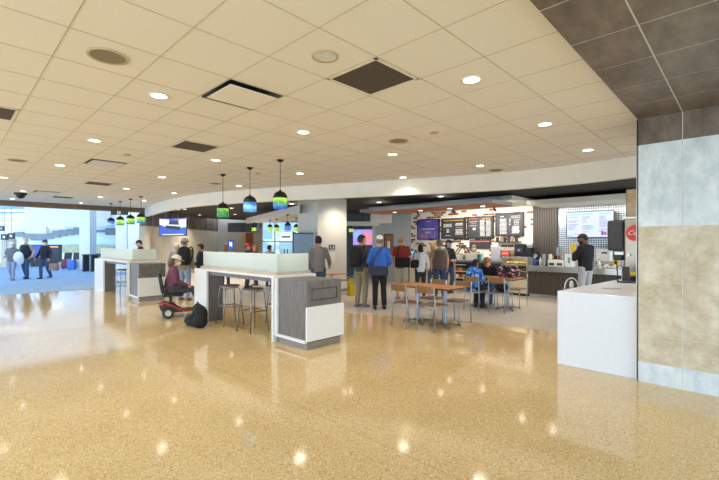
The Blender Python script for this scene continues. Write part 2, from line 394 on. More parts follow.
struct('trim_3', MB().box(5.6, 5.606, 0.93, 0.945, 0, 3.03), STEEL)
# brown header beam before the concourse
struct('trim_4', MB().box(-3, 6.1, 18.75, 19.15, 2.92, 3.16), mat('bronze_beam', (120, 96, 70), 0.4, 0.3))
# ------------------------------------------------------------------ structure: cafe back wall
struct('wall_back', MB().box(14.3, 14.5, 5.38, 10.72, 0, 3.05), BRICK)
struct('wall_back', MB().box(14.3, 14.5, -0.5, 4.62, 0, 3.05), MOSAIC)
rb = MB(); rb.box(14.22, 14.5, 4.6, 5.4, 0, 3.05)
for k in range(10): rb.box(14.19, 14.23, 4.615+k*0.079, 4.66+k*0.079, 0, 2.9)
struct('wall_back', rb, BROWNR)
struct('wall_left', MB().box(12.0, 14.4, 10.7, 10.9, 0, 3.05), GREYW)
# white fascia over the counter, orange timber canopy
struct('trim_5', MB().box(12.6, 14.3, -0.3, 4.98, 2.78, 2.92), PLASTER)
cp = MB(); cp.cur = 0; cp.box(10.3, 11.6, 4.99, 9.95, 2.69, 2.79); cp.cur = 1; cp.box(10.32, 11.6, 5.0, 9.93, 2.675, 2.69)
struct('trim_6', cp, [GREYW, OWOOD])
struct('trim_7', MB().box(11.58, 14.3, 4.99, 10.7, 2.9, 3.0), PLASTER)
# soffit over the small television lounge
c0 = pd(381, 15.4); struct('trim_8', MB().cbox((c0[0], c0[1], 2.62), (0.8, 0.3, 0.52), CAMROT), PLASTER)
c0 = pd(362, 15.9); struct('trim_9', MB().cbox((c0[0], c0[1], 2.36), (1.3, 0.3, 0.16), CAMROT), PLASTER)
struct('wall_back', MB().box(12.4, 17, 14.0, 14.15, 0, 3.05), mat('dark_teal_wall', (44, 58, 62), 0.6))
# ------------------------------------------------------------------ structure: white column
cl = MB(); cx0, cy0 = pd(317.5, 12.45)
cl.box(cx0, cx0+1.25, cy0, cy0+1.0, 0, 3.05)
struct('wall_column', cl, PLASTER)
struct('baseboard_column', MB().box(cx0-0.01, cx0+1.26, cy0-0.01, cy0+1.01, 0, 0.1), mat('steel_skirting', (150, 146, 140), 0.35, 0.6))
COLX, COLY = cx0, cy0
# ------------------------------------------------------------------ structure: wall with brown tile band (left of the food court)
def wallseg(name, p, q, z0, z1, th, m, **kw):
    p = Vector(p); q = Vector(q); d = (q-p); L = d.length; a = math.atan2(d.y, d.x); c = (p+q)/2
    return struct(name, MB().cbox((c.x, c.y, (z0+z1)/2), (L, th, z1-z0), a), m, **kw)
p1 = cw(-9.32, 17.3); p2 = cw(-9.1, 25.6)
wallseg('wall_left', p1, p2, 0, 2.33, 0.2, BEIGEW)
wallseg('wall_left', p1, p2, 2.33, 3.2, 0.22, m_stone('brown_band_tile', (84, 68, 56), (98, 82, 68), (112, 94, 78), 2.0))
jm = MB()
for k in range(7):
    t = (k+0.5)/7; jm.cbox((p1[0]+(p2[0]-p1[0])*t, p1[1]+(p2[1]-p1[1])*t, 2.765), (0.045, 0.25, 0.87), math.atan2(p2[1]-p1[1], p2[0]-p1[0]))
jm.cbox(((p1[0]+p2[0])/2, (p1[1]+p2[1])/2, 2.34), ((Vector(p2)-Vector(p1)).length, 0.24, 0.02), math.atan2(p2[1]-p1[1], p2[0]-p1[0]))
struct('trim_10', jm, mat('taupe_joint', (172, 156, 134), 0.6))
# far lounge wall, D = 26
q1 = pd(213, 26); q2 = pd(262, 26); q3 = pd(300, 26); q4 = pd(352, 26)
wallseg('wall_back', q1, q2, 0, 3.2, 0.2, BEIGEW)
wallseg('wall_back', q3, q4, 0, 3.2, 0.2, GREYW)
wallseg('wall_back', q2, q3, 0, 0.5, 0.2, GREYW)
# window in the far lounge wall
wf = MB(); a0 = Vector(q2); a1 = Vector(q3); wd = (a1-a0); wl = wd.length; wa = math.atan2(wd.y, wd.x); wc = (a0+a1)/2
def wloc(t, z): p = a0+wd*t; return (p.x, p.y, z)
for t in (0.01, 0.34, 0.66, 0.99): wf.cbox(wloc(t, 1.75), (0.07, 0.16, 2.5), wa)
for z in (0.53, 1.7, 2.96): wf.cbox((wc.x, wc.y, z), (wl, 0.16, 0.07), wa)
w1 = struct('window_1', wf, WHITEP)
MB().cbox((wc.x, wc.y, 1.75), (wl, 0.02, 2.45), wa).build('pane', CLEAR, w1)

# ------------------------------------------------------------------ structure: concourse beyond the beam
HALLW = mat('concourse_wall', (172, 198, 220), 0.6, var=0.015, scale=2)
struct('ceiling', MB().box(-12, 13, 19.15, 46, 5.5, 5.7), HALLW)
struct('wall_far', MB().cbox((*cw(-24, 40), 2.75), (46, 0.3, 5.5), CAMROT), HALLW)
e0 = pd(27, 28); e1 = pd(48, 27.4); e2 = pd(146, 25.6)
wallseg('trim_11', e0, e1, 2.28, 5.5, 0.3, WHITEP)
wallseg('trim_12', e1, e2, 2.68, 5.5, 0.3, WHITEP)
wallseg('trim_13', pd(-60, 30), pd(27, 29), 3.75, 5.5, 0.3, HALLW)
for i, (px, D, w) in enumerate([(88, 25.0, 0.64), (124.5, 22.5, 0.62), (136.5, 21.5, 0.6)]):
    p = pd(px, D); struct('wall_pillar', MB().cbox((p[0], p[1], 2.75), (w, w, 5.5), CAMROT), WHITEP)
wallseg('wall_far', pd(150, 21.3), pd(128, 29.0), 0, 5.5, 0.2, HALLW)
mg = MB(); mg.cur = 0
for x0, x1, y0, y1 in [(14, 24, 232, 237), (24, 31, 234, 239), (31, 46, 234, 240.6), (46, 53, 233, 239), (53, 60, 230.6, 237.5), (60, 67, 230, 236), (67, 74, 229, 235), (74, 81, 227.5, 234.5), (95.7, 106, 230, 232.5), (105.7, 117, 228, 235)]:
    D = 39.6; z0 = CZ+(HY-y1)*D/F; z1 = CZ+(HY-y0)*D/F; p = pd((x0+x1)/2, D)
    mg.cbox((p[0], p[1], (z0+z1)/2), ((x1-x0)*D/F, 0.2, z1-z0), CAMROT)
struct('trim_14', mg, mat('grey_step_panel', (92, 104, 118), 0.6, var=0.08, scale=2))
mu = MB()
for x0, x1, ys_ in [(55, 81, [249, 247, 245, 246, 244.5, 247]), (95, 119, [246, 244.6, 246.5, 245, 247, 248])]:
    D = 39.7; N = len(ys_); pts = []
    for k in range(N-1):
        a = x0+(x1-x0)*k/(N-1); b = x0+(x1-x0)*(k+1)/(N-1); y = (ys_[k]+ys_[k+1])/2; p = pd((a+b)/2, D)
        z1 = CZ+(HY-y)*D/F; z0 = CZ+(HY-253)*D/F
        mu.cbox((p[0], p[1], (z0+z1)/2), ((b-a)*D/F, 0.08, z1-z0), CAMROT)
struct('trim_15', mu, mat('sand_mural', (138, 146, 124), 0.7, var=0.1, scale=3))

# ------------------------------------------------------------------ people
def person(label, loc, rz, H=1.75, skin=SKIN, hair=(50, 36, 28), style='short', shirt=None, sleeve='long', pants=None, shorts=False, shoes=None,
           pose=None, mask=None, cap=None, vest=None, vox=0.012, girth=1.0, group=None, hood=None):
    P = dict(lean=0, hp=0, hy=0, pz=0.92, k=[(-0.1, 0.02, 0.5), (0.1, 0.02, 0.5)], a=[(-0.11, -0.03, 0.09), (0.11, -0.03, 0.09)],
             e=[(-0.25, -0.03, 1.13), (0.25, -0.03, 1.13)], w=[(-0.24, 0.05, 0.88), (0.24, 0.05, 0.88)])
    P.update(pose or {})
    s = H/1.73
    root = thing('person', label, 'person', loc, rz, group)
    dz = P['pz']-0.92; la = math.radians(P['lean']); R = Matrix.Rotation(-la, 3, 'X'); piv = Vector((0, 0, 0.92))
    up = lambda p: ((R @ (Vector(p)-piv))+piv+Vector((0, 0, dz)))*s
    dn = lambda p: Vector(p)*s
    neck = Vector((0, -0.01, 1.50)); RH = Matrix.Rotation(math.radians(P['hy']), 3, 'Z') @ Matrix.Rotation(-math.radians(P['hp']), 3, 'X')
    hd = lambda p: up(RH @ (Vector(p)+Vector((0, 0.02, 0.118)))+neck)
    g = girth
    TOR = [((0, 0, 0.85), .13, .10), ((0, 0, 0.93), .165, .118), ((0, .005*g, 1.04), .15*g, .112*g), ((0, .01, 1.16), .15*g, .115*g), ((0, .008, 1.28), .168, .118), ((0, -.002, 1.38), .168, .1), ((0, -.008, 1.44), .12, .075), ((0, -.01, 1.49), .062, .058)]
    def torso(mb, add, i0=0, i1=8, extra=None):
        ps = [up(t[0]) for t in TOR[i0:i1]]
        mb.tube(ps, [((t[1]+add)*s, (t[2]+add)*s) for t in TOR[i0:i1]], 18, side=(1, 0, 0))
    def arm(mb, i, add, frac=1.0):
        sg = (-1, 1)[i]; sh = up((sg*0.165, -0.005, 1.395)); el = up(P['e'][i]); wr = up(P['w'][i])
        mb.ell(sh, [(0.062+add)*s]*3, 10, 7)
        if frac >= 1.0:
            mb.tube([sh, sh.lerp(el, .5), el, el.lerp(wr, .45), wr], [(.056+add)*s, (.05+add)*s, (.042+add)*s, (.041+add)*s, (.029+add)*s], 12)
            mb.ell(el, [(0.042+add)*s]*3, 10, 7)
        else: mb.tube([sh, sh.lerp(el, .5), sh.lerp(el, frac)], [(.056+add)*s, (.052+add)*s, (.05+add*1.3)*s], 12)
        return el, wr, sg
    def leg(mb, i, add, frac=1.0):
        sg = (-1, 1)[i]; hp = Vector((sg*.088, 0, P['pz']-.01))*s; kn = dn(P['k'][i]); an = dn(P['a'][i])
        mb.ell(hp, [(.09+add)*s]*3, 12, 8)
        if frac >= 1: mb.tube([hp, hp.lerp(kn, .5), kn, kn.lerp(an, .35), an], [(.088+add)*s, (.073+add)*s, (.055+add)*s, (.054+add)*s, (.036+add*1.6)*s], 14); mb.ell(kn, [(.055+add)*s]*3, 10, 7)
        else: mb.tube([hp, hp.lerp(kn, .5), hp.lerp(kn, frac)], [(.088+add)*s, (.078+add)*s, (.07+add*1.4)*s], 14)
    b = MB(); torso(b, 0)
    b.tube([up((0, -.012, 1.46)), up((0, -.008, 1.52)), hd((0, -.015, -.06))], [.058*s, .053*s, .055*s], 14)
    HR = [(-.122, .022, .088, .04), (-.108, .044, .097, .0), (-.075, .060, .099, -.055), (-.025, .070, .098, -.088), (.03, .0755, .098, -.1), (.072, .069, .086, -.094), (.102, .048, .056, -.07), (.118, .018, .015, -.03)]
    rg = []
    for z, w, yf, yb in HR:
        rg.append([hd((w*math.cos(2*PI*k/18), (yf+yb)/2+(yf-yb)/2*math.sin(2*PI*k/18), z)) for k in range(18)])
    b.loft(rg)
    b.tube([hd((0, .092, .02)), hd((0, .106, -.01)), hd((0, .112, -.03))], [.008*s, .011*s, .015*s], 8)
    for sg in (-1, 1): b.ell(hd((sg*.076, -.008, -.012)), (.014*s, .02*s, .033*s), 8, 6)
    for i in (0, 1):
        el, wr, sg = arm(b, i, 0); leg(b, i, 0)
        d = (wr-el).normalized(); nr = Vector((-sg, 0.15, -0.1)); nr = nr-d*nr.dot(d); nr.normalize(); sd = d.cross(nr)
        if sd.y*1+sd.z*.2 < 0: sd = -sd
        pe = wr+d*.085*s
        b.tube([wr-d*.01*s, wr+d*.04*s, pe], [(.026*s, .018*s), (.038*s, .016*s), (.04*s, .014*s)], 10, side=sd)
        for q, (o, L) in enumerate([(.029, .07), (.010, .08), (-.010, .074), (-.028, .058)]):
            r0 = pe-d*.012*s+sd*o*s; c1 = r0+(d*.5*L+nr*.006)*s*1.0; c2 = c1+(d*.32*L+nr*.3*L)*s; c3 = c2+(d*.1*L+nr*.3*L)*s
            b.tube([r0, c1, c2, c3], [.0095*s, .009*s, .0085*s, .0075*s], 7)
        t0 = wr+d*.022*s+sd*.025*s; t1 = t0+(d*.03+sd*.03+nr*.01)*s; t2 = t1+(d*.034+sd*.006+nr*.014)*s
        b.tube([t0, t1, t2], [.013*s, .0105*s, .009*s], 7)
    # feet inside the shoes
    for i in (0, 1):
        a = dn(P['a'][i]); b.tube([a+Vector((0, -.03, -.03))*s, a+Vector((0, .06, -.055))*s, a+Vector((0, .14, -.065))*s], [(.03*s, .03*s), (.036*s, .026*s), (.034*s, .018*s)], 10, side=(1, 0, 0))
    b.build('body', skin, root, vox=vox*.85, smoothit=2)
    for sg in (-1, 1): MB().ell(hd((sg*.031, .091, .012)), (.012*s, .009*s, .007*s), 8, 6).build('eye', mat('dark_eye', (40, 30, 28), 0.2), root, smooth=True)
    if not mask: MB().ell(hd((0, .096, -.068)), (.024*s, .006*s, .007*s), 10, 6).build('lips', mat('lip', (168, 92, 82), 0.5), root, smooth=True)
    # clothes
    sb = MB(); torso(sb, .016); sb.tube([up((0, 0, .86)), up((0, 0, .95))], [(.176*s, .132*s)]*2, 18, side=(1, 0, 0))
    for i in (0, 1): arm(sb, i, .013 if sleeve == 'long' else .016, 1.0 if sleeve == 'long' else 0.72)
    if hood: sb.ell(up((0, -.08, 1.46)), (.12*s, .07*s, .07*s))
    sb.build('shirt' if sleeve == 'short' else 'top', shirt, root, vox=vox, smoothit=3)
    if vest:
        vb = MB(); torso(vb, .032, 0, 7); vb.build('vest', vest, root, vox=vox, smoothit=2)
    pb = MB(); pb.tube([dn((0, 0, P['pz']-.1)), dn((0, 0, P['pz'])), dn((0, 0, P['pz']+.07))], [(.14*s, .115*s), (.178*s, .13*s), (.168*s, .125*s)], 18, side=(1, 0, 0))
    for i in (0, 1): leg(pb, i, .015 if not shorts else .022, 1.0 if not shorts else 0.95)
    pb.build('trousers' if not shorts else 'shorts', pants, root, vox=vox, smoothit=3)
    for i in (0, 1):
        a = dn(P['a'][i]); z = a.z-.085*s; f = MB(); rr = []
        for y, w, h in [(-.07, .03, .06), (-.04, .042, .085), (.03, .044, .085), (.1, .05, .055), (.16, .046, .045), (.2, .022, .028)]:
            rr.append([(a.x+w*s*math.cos(t), a.y+y*s, z+max(0, h*s/2*(1+math.sin(t)))) for t in [2*PI*k/12 for k in range(12)]])
        f.loft(rr).build('shoe', shoes or BLACK, root, smooth=True)
    # hair / caps / mask
    hm = mat('hair_%d_%d_%d' % hair, hair, 0.7, var=0.12, scale=60) if hair else None
    def shell(nm, m, c, r, zmin=-1.0, rim=0.006):
        q = MB(); rings = []
        for j in range(9):
            th = (PI/2*1.0)*(j/8)+(zmin if zmin > -1 else 0); th = min(th, PI/2*0.985)
            rings.append([hd((c[0]+r[0]*math.cos(th)*math.cos(t), c[1]+r[1]*math.cos(th)*math.sin(t), c[2]+r[2]*math.sin(th))) for t in [2*PI*k/18 for k in range(18)]])
        q.loft(rings); return q
    if hair and style != 'bald':
        q = MB(); rr = []
        rows = [(-.055, .058, -.04, -.098), (-.02, .078, -.005, -.112), (.03, .084, .035, -.118), (.06, .083, .098, -.115), (.09, .072, .092, -.1), (.115, .052, .06, -.078), (.135, .02, .015, -.035)]
        if style == 'long': rows = [(-.26, .05, -.05, -.1), (-.2, .085, -.025, -.125), (-.1, .095, -.01, -.135)]+rows[1:]
        if style == 'bob': rows = [(-.13, .07, -.02, -.12), (-.08, .09, .0, -.13)]+rows[1:]
        if style == 'curly': rows = [(z*1.1, w*1.18, yf*1.05, yb*1.15) for z, w, yf, yb in rows]
        for z, w, yf, yb in rows:
            rr.append([hd((w*math.cos(t), (yf+yb)/2+(yf-yb)/2*math.sin(t), z)) for t in [2*PI*k/18 for k in range(18)]])
        q.loft(rr).build('hair', hm, root, smooth=True)
    elif hair and style == 'bald':
        q = MB(); rr = []
        for z, w, yf, yb in [(-.055, .058, -.04, -.098), (-.02, .077, -.005, -.106), (.02, .079, .0, -.106), (.035, .07, -.03, -.1)]:
            rr.append([hd((w*math.cos(t), (yf+yb)/2+(yf-yb)/2*math.sin(t), z)) for t in [2*PI*k/18 for k in range(18)]])
        q.loft(rr).build('hair', hm, root, smooth=True)
    if cap:
        q = shell('cap', cap, (0, -.006, .045), (.088, .112, .1), 0.0)
        bq = []
        for k in range(13):
            t = PI*k/12; bq.append((.075*math.cos(t), .085+.085*math.sin(t)))
        top = [hd((x, y, .052-(y-.085)*.25)) for x, y in bq]; bot = [hd((x, y, .044-(y-.085)*.25)) for x, y in bq]
        N = len(top); q.add(bot+top, [tuple(range(N-1, -1, -1)), tuple(range(N, 2*N))]+[(i, (i+1) % N, (i+1) % N+N, i+N) for i in range(N)])
        q.build('cap', cap, root, smooth=False)
    if mask:
        q = MB(); rr = []
        for z, w, yf in [(-.115, .03, .1), (-.09, .055, .108), (-.05, .066, .118), (-.015, .062, .118), (.0, .03, .11)]:
            arc = [(w*math.cos(t), .02+(yf-.02)*math.sin(t)) for t in [PI*k/10 for k in range(11)]]
            inn = [(x*.88, .02+(y-.02)*.86) for x, y in reversed(arc)]
            rr.append([hd((x, y, z)) for x, y in arc+inn])
        q.loft(rr).build('face_mask', mask, root, smooth=True)
    root['_h'] = 0; del root['_h']
    return root, up, hd, s

def backpack(label, loc, rz, m, w=0.3, h=0.44, d=0.17, group=None, straps=True, rx=0):
    t = thing('backpack', label, 'bag', loc, rz, group); t.rotation_euler = (rx, 0, rz)
    b = MB(); rr = []
    for z, ww, dd in [(0, .42, .4), (.04, .48, .48), (h*.5, .5, .5), (h*.8, .46, .44), (h*.95, .36, .32), (h, .2, .16)]:
        rr.append([(w*ww*(abs(math.cos(t_))**.6)*(1 if math.cos(t_) > 0 else -1), d*dd*(abs(math.sin(t_))**.6)*(1 if math.sin(t_) > 0 else -1), z) for t_ in [2*PI*(k+.5)/16 for k in range(16)]])
    b.loft(rr).build('bag_body', m, t, smooth=True)
    MB().cbox((0, -d*.5, h*.28), (w*.66, d*.22, h*.36)).build('pocket', m, t, bevel=0.015)
    MB().tube([(-.035, 0, h*.98), (-.03, 0, h*1.05), (.03, 0, h*1.05), (.035, 0, h*.98)], .008, 6).build('handle', BLACK, t)
    if straps:
        for sg in (-1, 1):
            MB().tube([(sg*.1, d*.42, h*.92), (sg*.11, d*.5+.06, h*1.0), (sg*.12, d*.5+.13, h*.9), (sg*.13, d*.5+.13, h*.6), (sg*.13, d*.5+.06, h*.3), (sg*.12, d*.4, h*.12)], (.026), 8, flat=.35).build('shoulder_strap', m, t, smooth=True)
    return t
def shoulder_bag(label, loc, rz, m, w=.34, h=.26, d=.1, strap=None):
    t = thing('shoulder_bag', label, 'bag', loc, rz)
    MB().cbox((0, 0, h/2), (w, d, h)).build('bag_body', m, t, bevel=0.03, seg=3)
    MB().cbox((0, -d*.52, h*.62), (w*.94, .012, h*.6)).build('flap', m, t, bevel=0.004)
    if strap: MB().tube(strap, .02, 8, flat=.3).build('strap', m, t, smooth=True)
    return t
BK = CAMROT          # facing away from the camera
LF = CAMROT+PI/2; RT = CAMROT-PI/2; FR = CAMROT+PI
def cloth(nm, c, **k): return mat(nm, c, 0.85, var=.05, scale=25, **k)
JEANS = cloth('blue_jeans', (58, 78, 112)); LJEANS = cloth('light_jeans', (140, 156, 178)); KHAKI = cloth('khaki_cotton', (146, 136, 108)); MASKB = cloth('blue_mask', (150, 190, 214)); MASKW = cloth('white_mask', (226, 228, 230)); DARKT = cloth('black_trousers', (26, 26, 30))
SHOEW = mat('grey_trainer', (120, 124, 134), .6)
# queue, left to right
person('man in charcoal T-shirt and khaki trousers with a black backpack, waiting in line', pd(361.5, 10.1), CAMROT-math.radians(38), 1.79, SKIN3, (48, 34, 26), 'short', cloth('charcoal_tee', (70, 70, 74)), 'short', KHAKI, shoes=SHOEW, mask=MASKW,
       pose=dict(hy=-14, e=[(-.25, -.02, 1.13), (.24, .02, 1.13)], w=[(-.2, .18, .98), (.2, .2, .98)]))
p = pd(355.6, 9.90); backpack('black backpack on the back of the man in khaki trousers', (p[0], p[1], 1.02), CAMROT-math.radians(38), BLKF, .31, .48, .18)
person('man in bright blue jacket and white cap seen from behind in the queue', pd(379.5, 9.75), BK+.08, 1.76, SKIN, (128, 118, 110), 'short', cloth('royal_blue_jacket', (52, 102, 190)), 'long', DARKT, shoes=BLACK, cap=cloth('white_cap', (218, 216, 212)), girth=1.12,
       pose=dict(e=[(-.27, -.02, 1.13), (.27, -.02, 1.13)], w=[(-.2, .15, 1.02), (.2, .15, 1.02)]))
p = pd(379.5, 9.43); shoulder_bag('navy and grey waist bag worn behind by the man in the blue jacket', (p[0], p[1], .84), BK+.08, cloth('navy_bag', (52, 58, 84)), .4, .22, .12,
       strap=[(-.15, .05, .18), (-.12, .06, .4), (.0, .1, .56), (.1, .2, .66)])
person('bald man in red T-shirt and khaki shorts with a black shoulder bag', pd(401.5, 11.5), BK-.35, 1.78, SKIN, (150, 130, 110), 'bald', cloth('red_tee', (150, 54, 42)), 'short', cloth('pale_shorts', (176, 170, 152)), shorts=True, shoes=SHOEW, girth=1.15, mask=MASKW,
       pose=dict(hy=-25, e=[(-.27, 0, 1.13), (.27, 0, 1.13)], w=[(-.22, .15, .95), (.22, .2, 1.05)]))
p = pd(402.5, 11.22); shoulder_bag('black satchel hanging behind the man in the red T-shirt', (p[0], p[1], .92), BK-.15, BLKF, .42, .28, .12, strap=[(-.16, .04, .24), (-.14, .05, .4), (-.12, .09, .52), (-.11, .16, .6)])
person('woman in white long sleeved blouse and dark trousers seen from behind', pd(420.5, 11.7), BK, 1.55, SKIN3, (40, 28, 24), 'bob', cloth('white_blouse', (228, 230, 234)), 'long', cloth('charcoal_trousers', (56, 56, 62)), shoes=BLACK,
       pose=dict(w=[(-.2, .16, 1.0), (.26, .06, .92)]))
p = pd(414.8, 11.6); shoulder_bag('black handbag at the left hip of the woman in white', (p[0], p[1], .88), BK+.5, BLKF, .26, .24, .1, strap=[(-.08, 0, .22), (-.05, .0, .4), (.06, .02, .52)])
person('man in brown vest, olive cap and blue jeans seen from behind', pd(439.5, 11.9), BK-.1, 1.68, SKIN, (120, 104, 84), 'short', cloth('olive_tee', (150, 140, 112)), 'short', JEANS, shoes=BLACK, cap=cloth('olive_cap', (112, 108, 88)), vest=cloth('brown_vest', (104, 88, 76)), girth=1.25)
person('person with golden curly hair ahead of the man in the brown vest', pd(432.5, 12.9), BK+.3, 1.58, SKIN, (206, 158, 82), 'curly', cloth('tan_coat', (168, 142, 108)), 'long', JEANS, vox=.014)
person('woman in black jacket, black cap and blue mask facing the queue', pd(448.5, 12.9), FR+.5, 1.68, SKIN, (46, 36, 30), 'bob', cloth('black_jacket', (32, 34, 42)), 'long', JEANS, mask=MASKB, cap=cloth('black_cap', (30, 32, 40)),
       pose=dict(k=[(-.1, .08, .5), (.1, -.02, .5)], w=[(-.1, .24, 1.1), (.1, .24, 1.08)], e=[(-.26, .02, 1.14), (.26, .02, 1.14)]), vox=.014)
person('man in black sweater and light grey trousers at the condiment counter', pd(585.5, 10.15), BK+.35, 1.83, SKIN2, (30, 24, 22), 'short', cloth('black_sweater', (15, 16, 21)), 'long', cloth('light_grey_sweatpants', (176, 178, 184)), shoes=BLACK, mask=BLKF, girth=1.1,
       pose=dict(hp=22, hy=35, e=[(-.27, .08, 1.13), (.26, .06, 1.12)], w=[(-.06, .27, 1.26), (.1, .28, 1.12)]))
person('man in grey long sleeved shirt standing beyond the drinks counter', pd(318.5, 10.3), BK+.15, 1.76, SKIN3, (34, 26, 22), 'short', cloth('grey_shirt', (124, 122, 122)), 'long', JEANS, shoes=BLACK,
       pose=dict(e=[(-.25, -.02, 1.14), (.27, .04, 1.14)], w=[(-.22, .1, .92), (.3, .25, 1.0)]))
# walkers on the carpet
person('woman in grey top and white cap walking with a white jacket over her arm', pd(12, 17.2), FR+.35, 1.62, SKIN, (120, 92, 66), 'bob', cloth('grey_top', (104, 110, 122)), 'short', LJEANS, shoes=SHOEW, mask=MASKW, cap=cloth('white_cap', (218, 216, 212)),
       pose=dict(k=[(-.1, .14, .5), (.1, -.02, .5)], a=[(-.1, .12, .09), (.1, -.24, .13)], w=[(-.2, .22, 1.05), (.22, .2, 1.06)]), vox=.014)
p = pd(18.5, 17.0); tj = MB().ell((0, 0, 0), (.17, .12, .24)).ell((.06, .02, -.12), (.13, .1, .2)).build('folded_jacket', cloth('white_jacket', (222, 228, 236)), smooth=True); tj.location = (p[0], p[1], 1.0); tag(tj, 'white jacket carried by the woman in the white cap', 'jacket')
person('tall bald man in black vest and blue jeans walking on the carpet', pd(26, 17.9), FR+.1, 1.82, SKIN, (190, 170, 150), 'bald', cloth('grey_sleeve', (150, 140, 132)), 'short', JEANS, shoes=BLACK, vest=cloth('black_vest', (30, 34, 48)), mask=MASKW, girth=1.15,
       pose=dict(k=[(-.11, .12, .5), (.11, -.02, .5)], a=[(-.12, .1, .09), (.12, -.2, .12)], e=[(-.3, -.04, 1.14), (.3, -.04, 1.14)], w=[(-.28, .12, .94), (.22, .2, 1.0)]), vox=.014)
person('man in black sweatshirt, cap and white mask walking with a brown bag', pd(45, 18.1), FR-.1, 1.72, SKIN, (70, 58, 50), 'short', cloth('black_sweatshirt', (30, 34, 46)), 'long', JEANS, shoes=BLACK, mask=MASKW, cap=cloth('navy_cap', (52, 58, 80)), girth=1.15,
       pose=dict(k=[(-.1, -.02, .5), (.1, .12, .5)], a=[(-.1, -.2, .12), (.1, .1, .09)], e=[(-.3, 0, 1.14), (.3, -.02, 1.14)], w=[(-.34, .14, .9), (.36, .1, .92)]), vox=.014)
p = pd(54, 17.85); hb = thing('tote_bag', 'brown tote bag carried by the walking man in black', 'bag', (p[0], p[1], .38), CAMROT)
MB().cbox((0, 0, .16), (.36, .18, .32)).build('bag_body', cloth('brown_canvas', (142, 116, 104)), hb, bevel=.05, seg=3)
for yy in (-.05, .05): MB().tube([(-.1, yy, .3), (-.09, yy, .48), (0, 0, .55), (.09, yy, .48), (.1, yy, .3)], .012, 6).build('handle', cloth('dark_strap', (70, 58, 54)), hb, smooth=True)
# people around the islands and beyond them
person('man in black cap looking down behind the far counter with pendant lamps', pd(140.5, 15.4), LF+.35, 1.70, SKIN, (70, 60, 54), 'short', cloth('navy_shirt', (44, 48, 66)), 'long', JEANS, cap=cloth('black_cap', (30, 32, 40)), pose=dict(hp=18), vox=.014)
person('person in olive jacket and grey cap wearing a black backpack, seen from behind', pd(184.5, 11.3), BK-.15, 1.72, SKIN, (110, 98, 88), 'short', cloth('olive_jacket', (142, 130, 98)), 'long', LJEANS, shoes=SHOEW, cap=cloth('grey_cap', (176, 172, 166)), girth=1.15)
p = pd(184.0, 11.0); backpack('black backpack worn by the person in the olive jacket', (p[0], p[1], 1.0), BK-.15, BLKF, .34, .5, .2)
person('person in white cap half hidden beside the backpack wearer', pd(177, 12.4), BK+.1, 1.58, SKIN, (190, 180, 170), 'short', cloth('grey_jacket', (150, 150, 150)), 'long', LJEANS, cap=cloth('white_cap', (218, 216, 212)), vox=.014)
person('dark haired person in navy jacket facing left at the end of the glass screen', pd(200.5, 12.2), LF+.2, 1.56, SKIN3, (44, 30, 26), 'short', cloth('navy_jacket', (46, 52, 74)), 'long', JEANS, pose=dict(w=[(-.1, .3, 1.0), (.1, .3, 1.0)], e=[(-.25, .05, 1.12), (.25, .05, 1.12)]), vox=.014)
person('person with light brown hair beyond the frosted screen', pd(225.5, 14.5), BK+.4, 1.56, SKIN, (150, 110, 66), 'bob', cloth('tan_coat', (168, 142, 108)), 'long', JEANS, vox=.014)
person('person in bright red cap beyond the frosted screen', pd(247.5, 14.5), RT, 1.56, SKIN, (60, 50, 44), 'short', cloth('navy_jacket', (46, 52, 74)), 'long', JEANS, cap=cloth('red_cap', (200, 40, 36)), vox=.014)
person('person with reddish hair right of the red cap', pd(255.5, 15.2), LF, 1.52, SKIN, (150, 96, 76), 'bob', cloth('maroon_top', (120, 60, 60)), 'long', JEANS, vox=.014)
person('person with short dark hair beyond the glass near the drinks fridge', pd(269.5, 14.8), BK-.4, 1.52, SKIN3, (52, 44, 42), 'short', cloth('grey_jacket', (150, 150, 150)), 'long', JEANS, vox=.014)
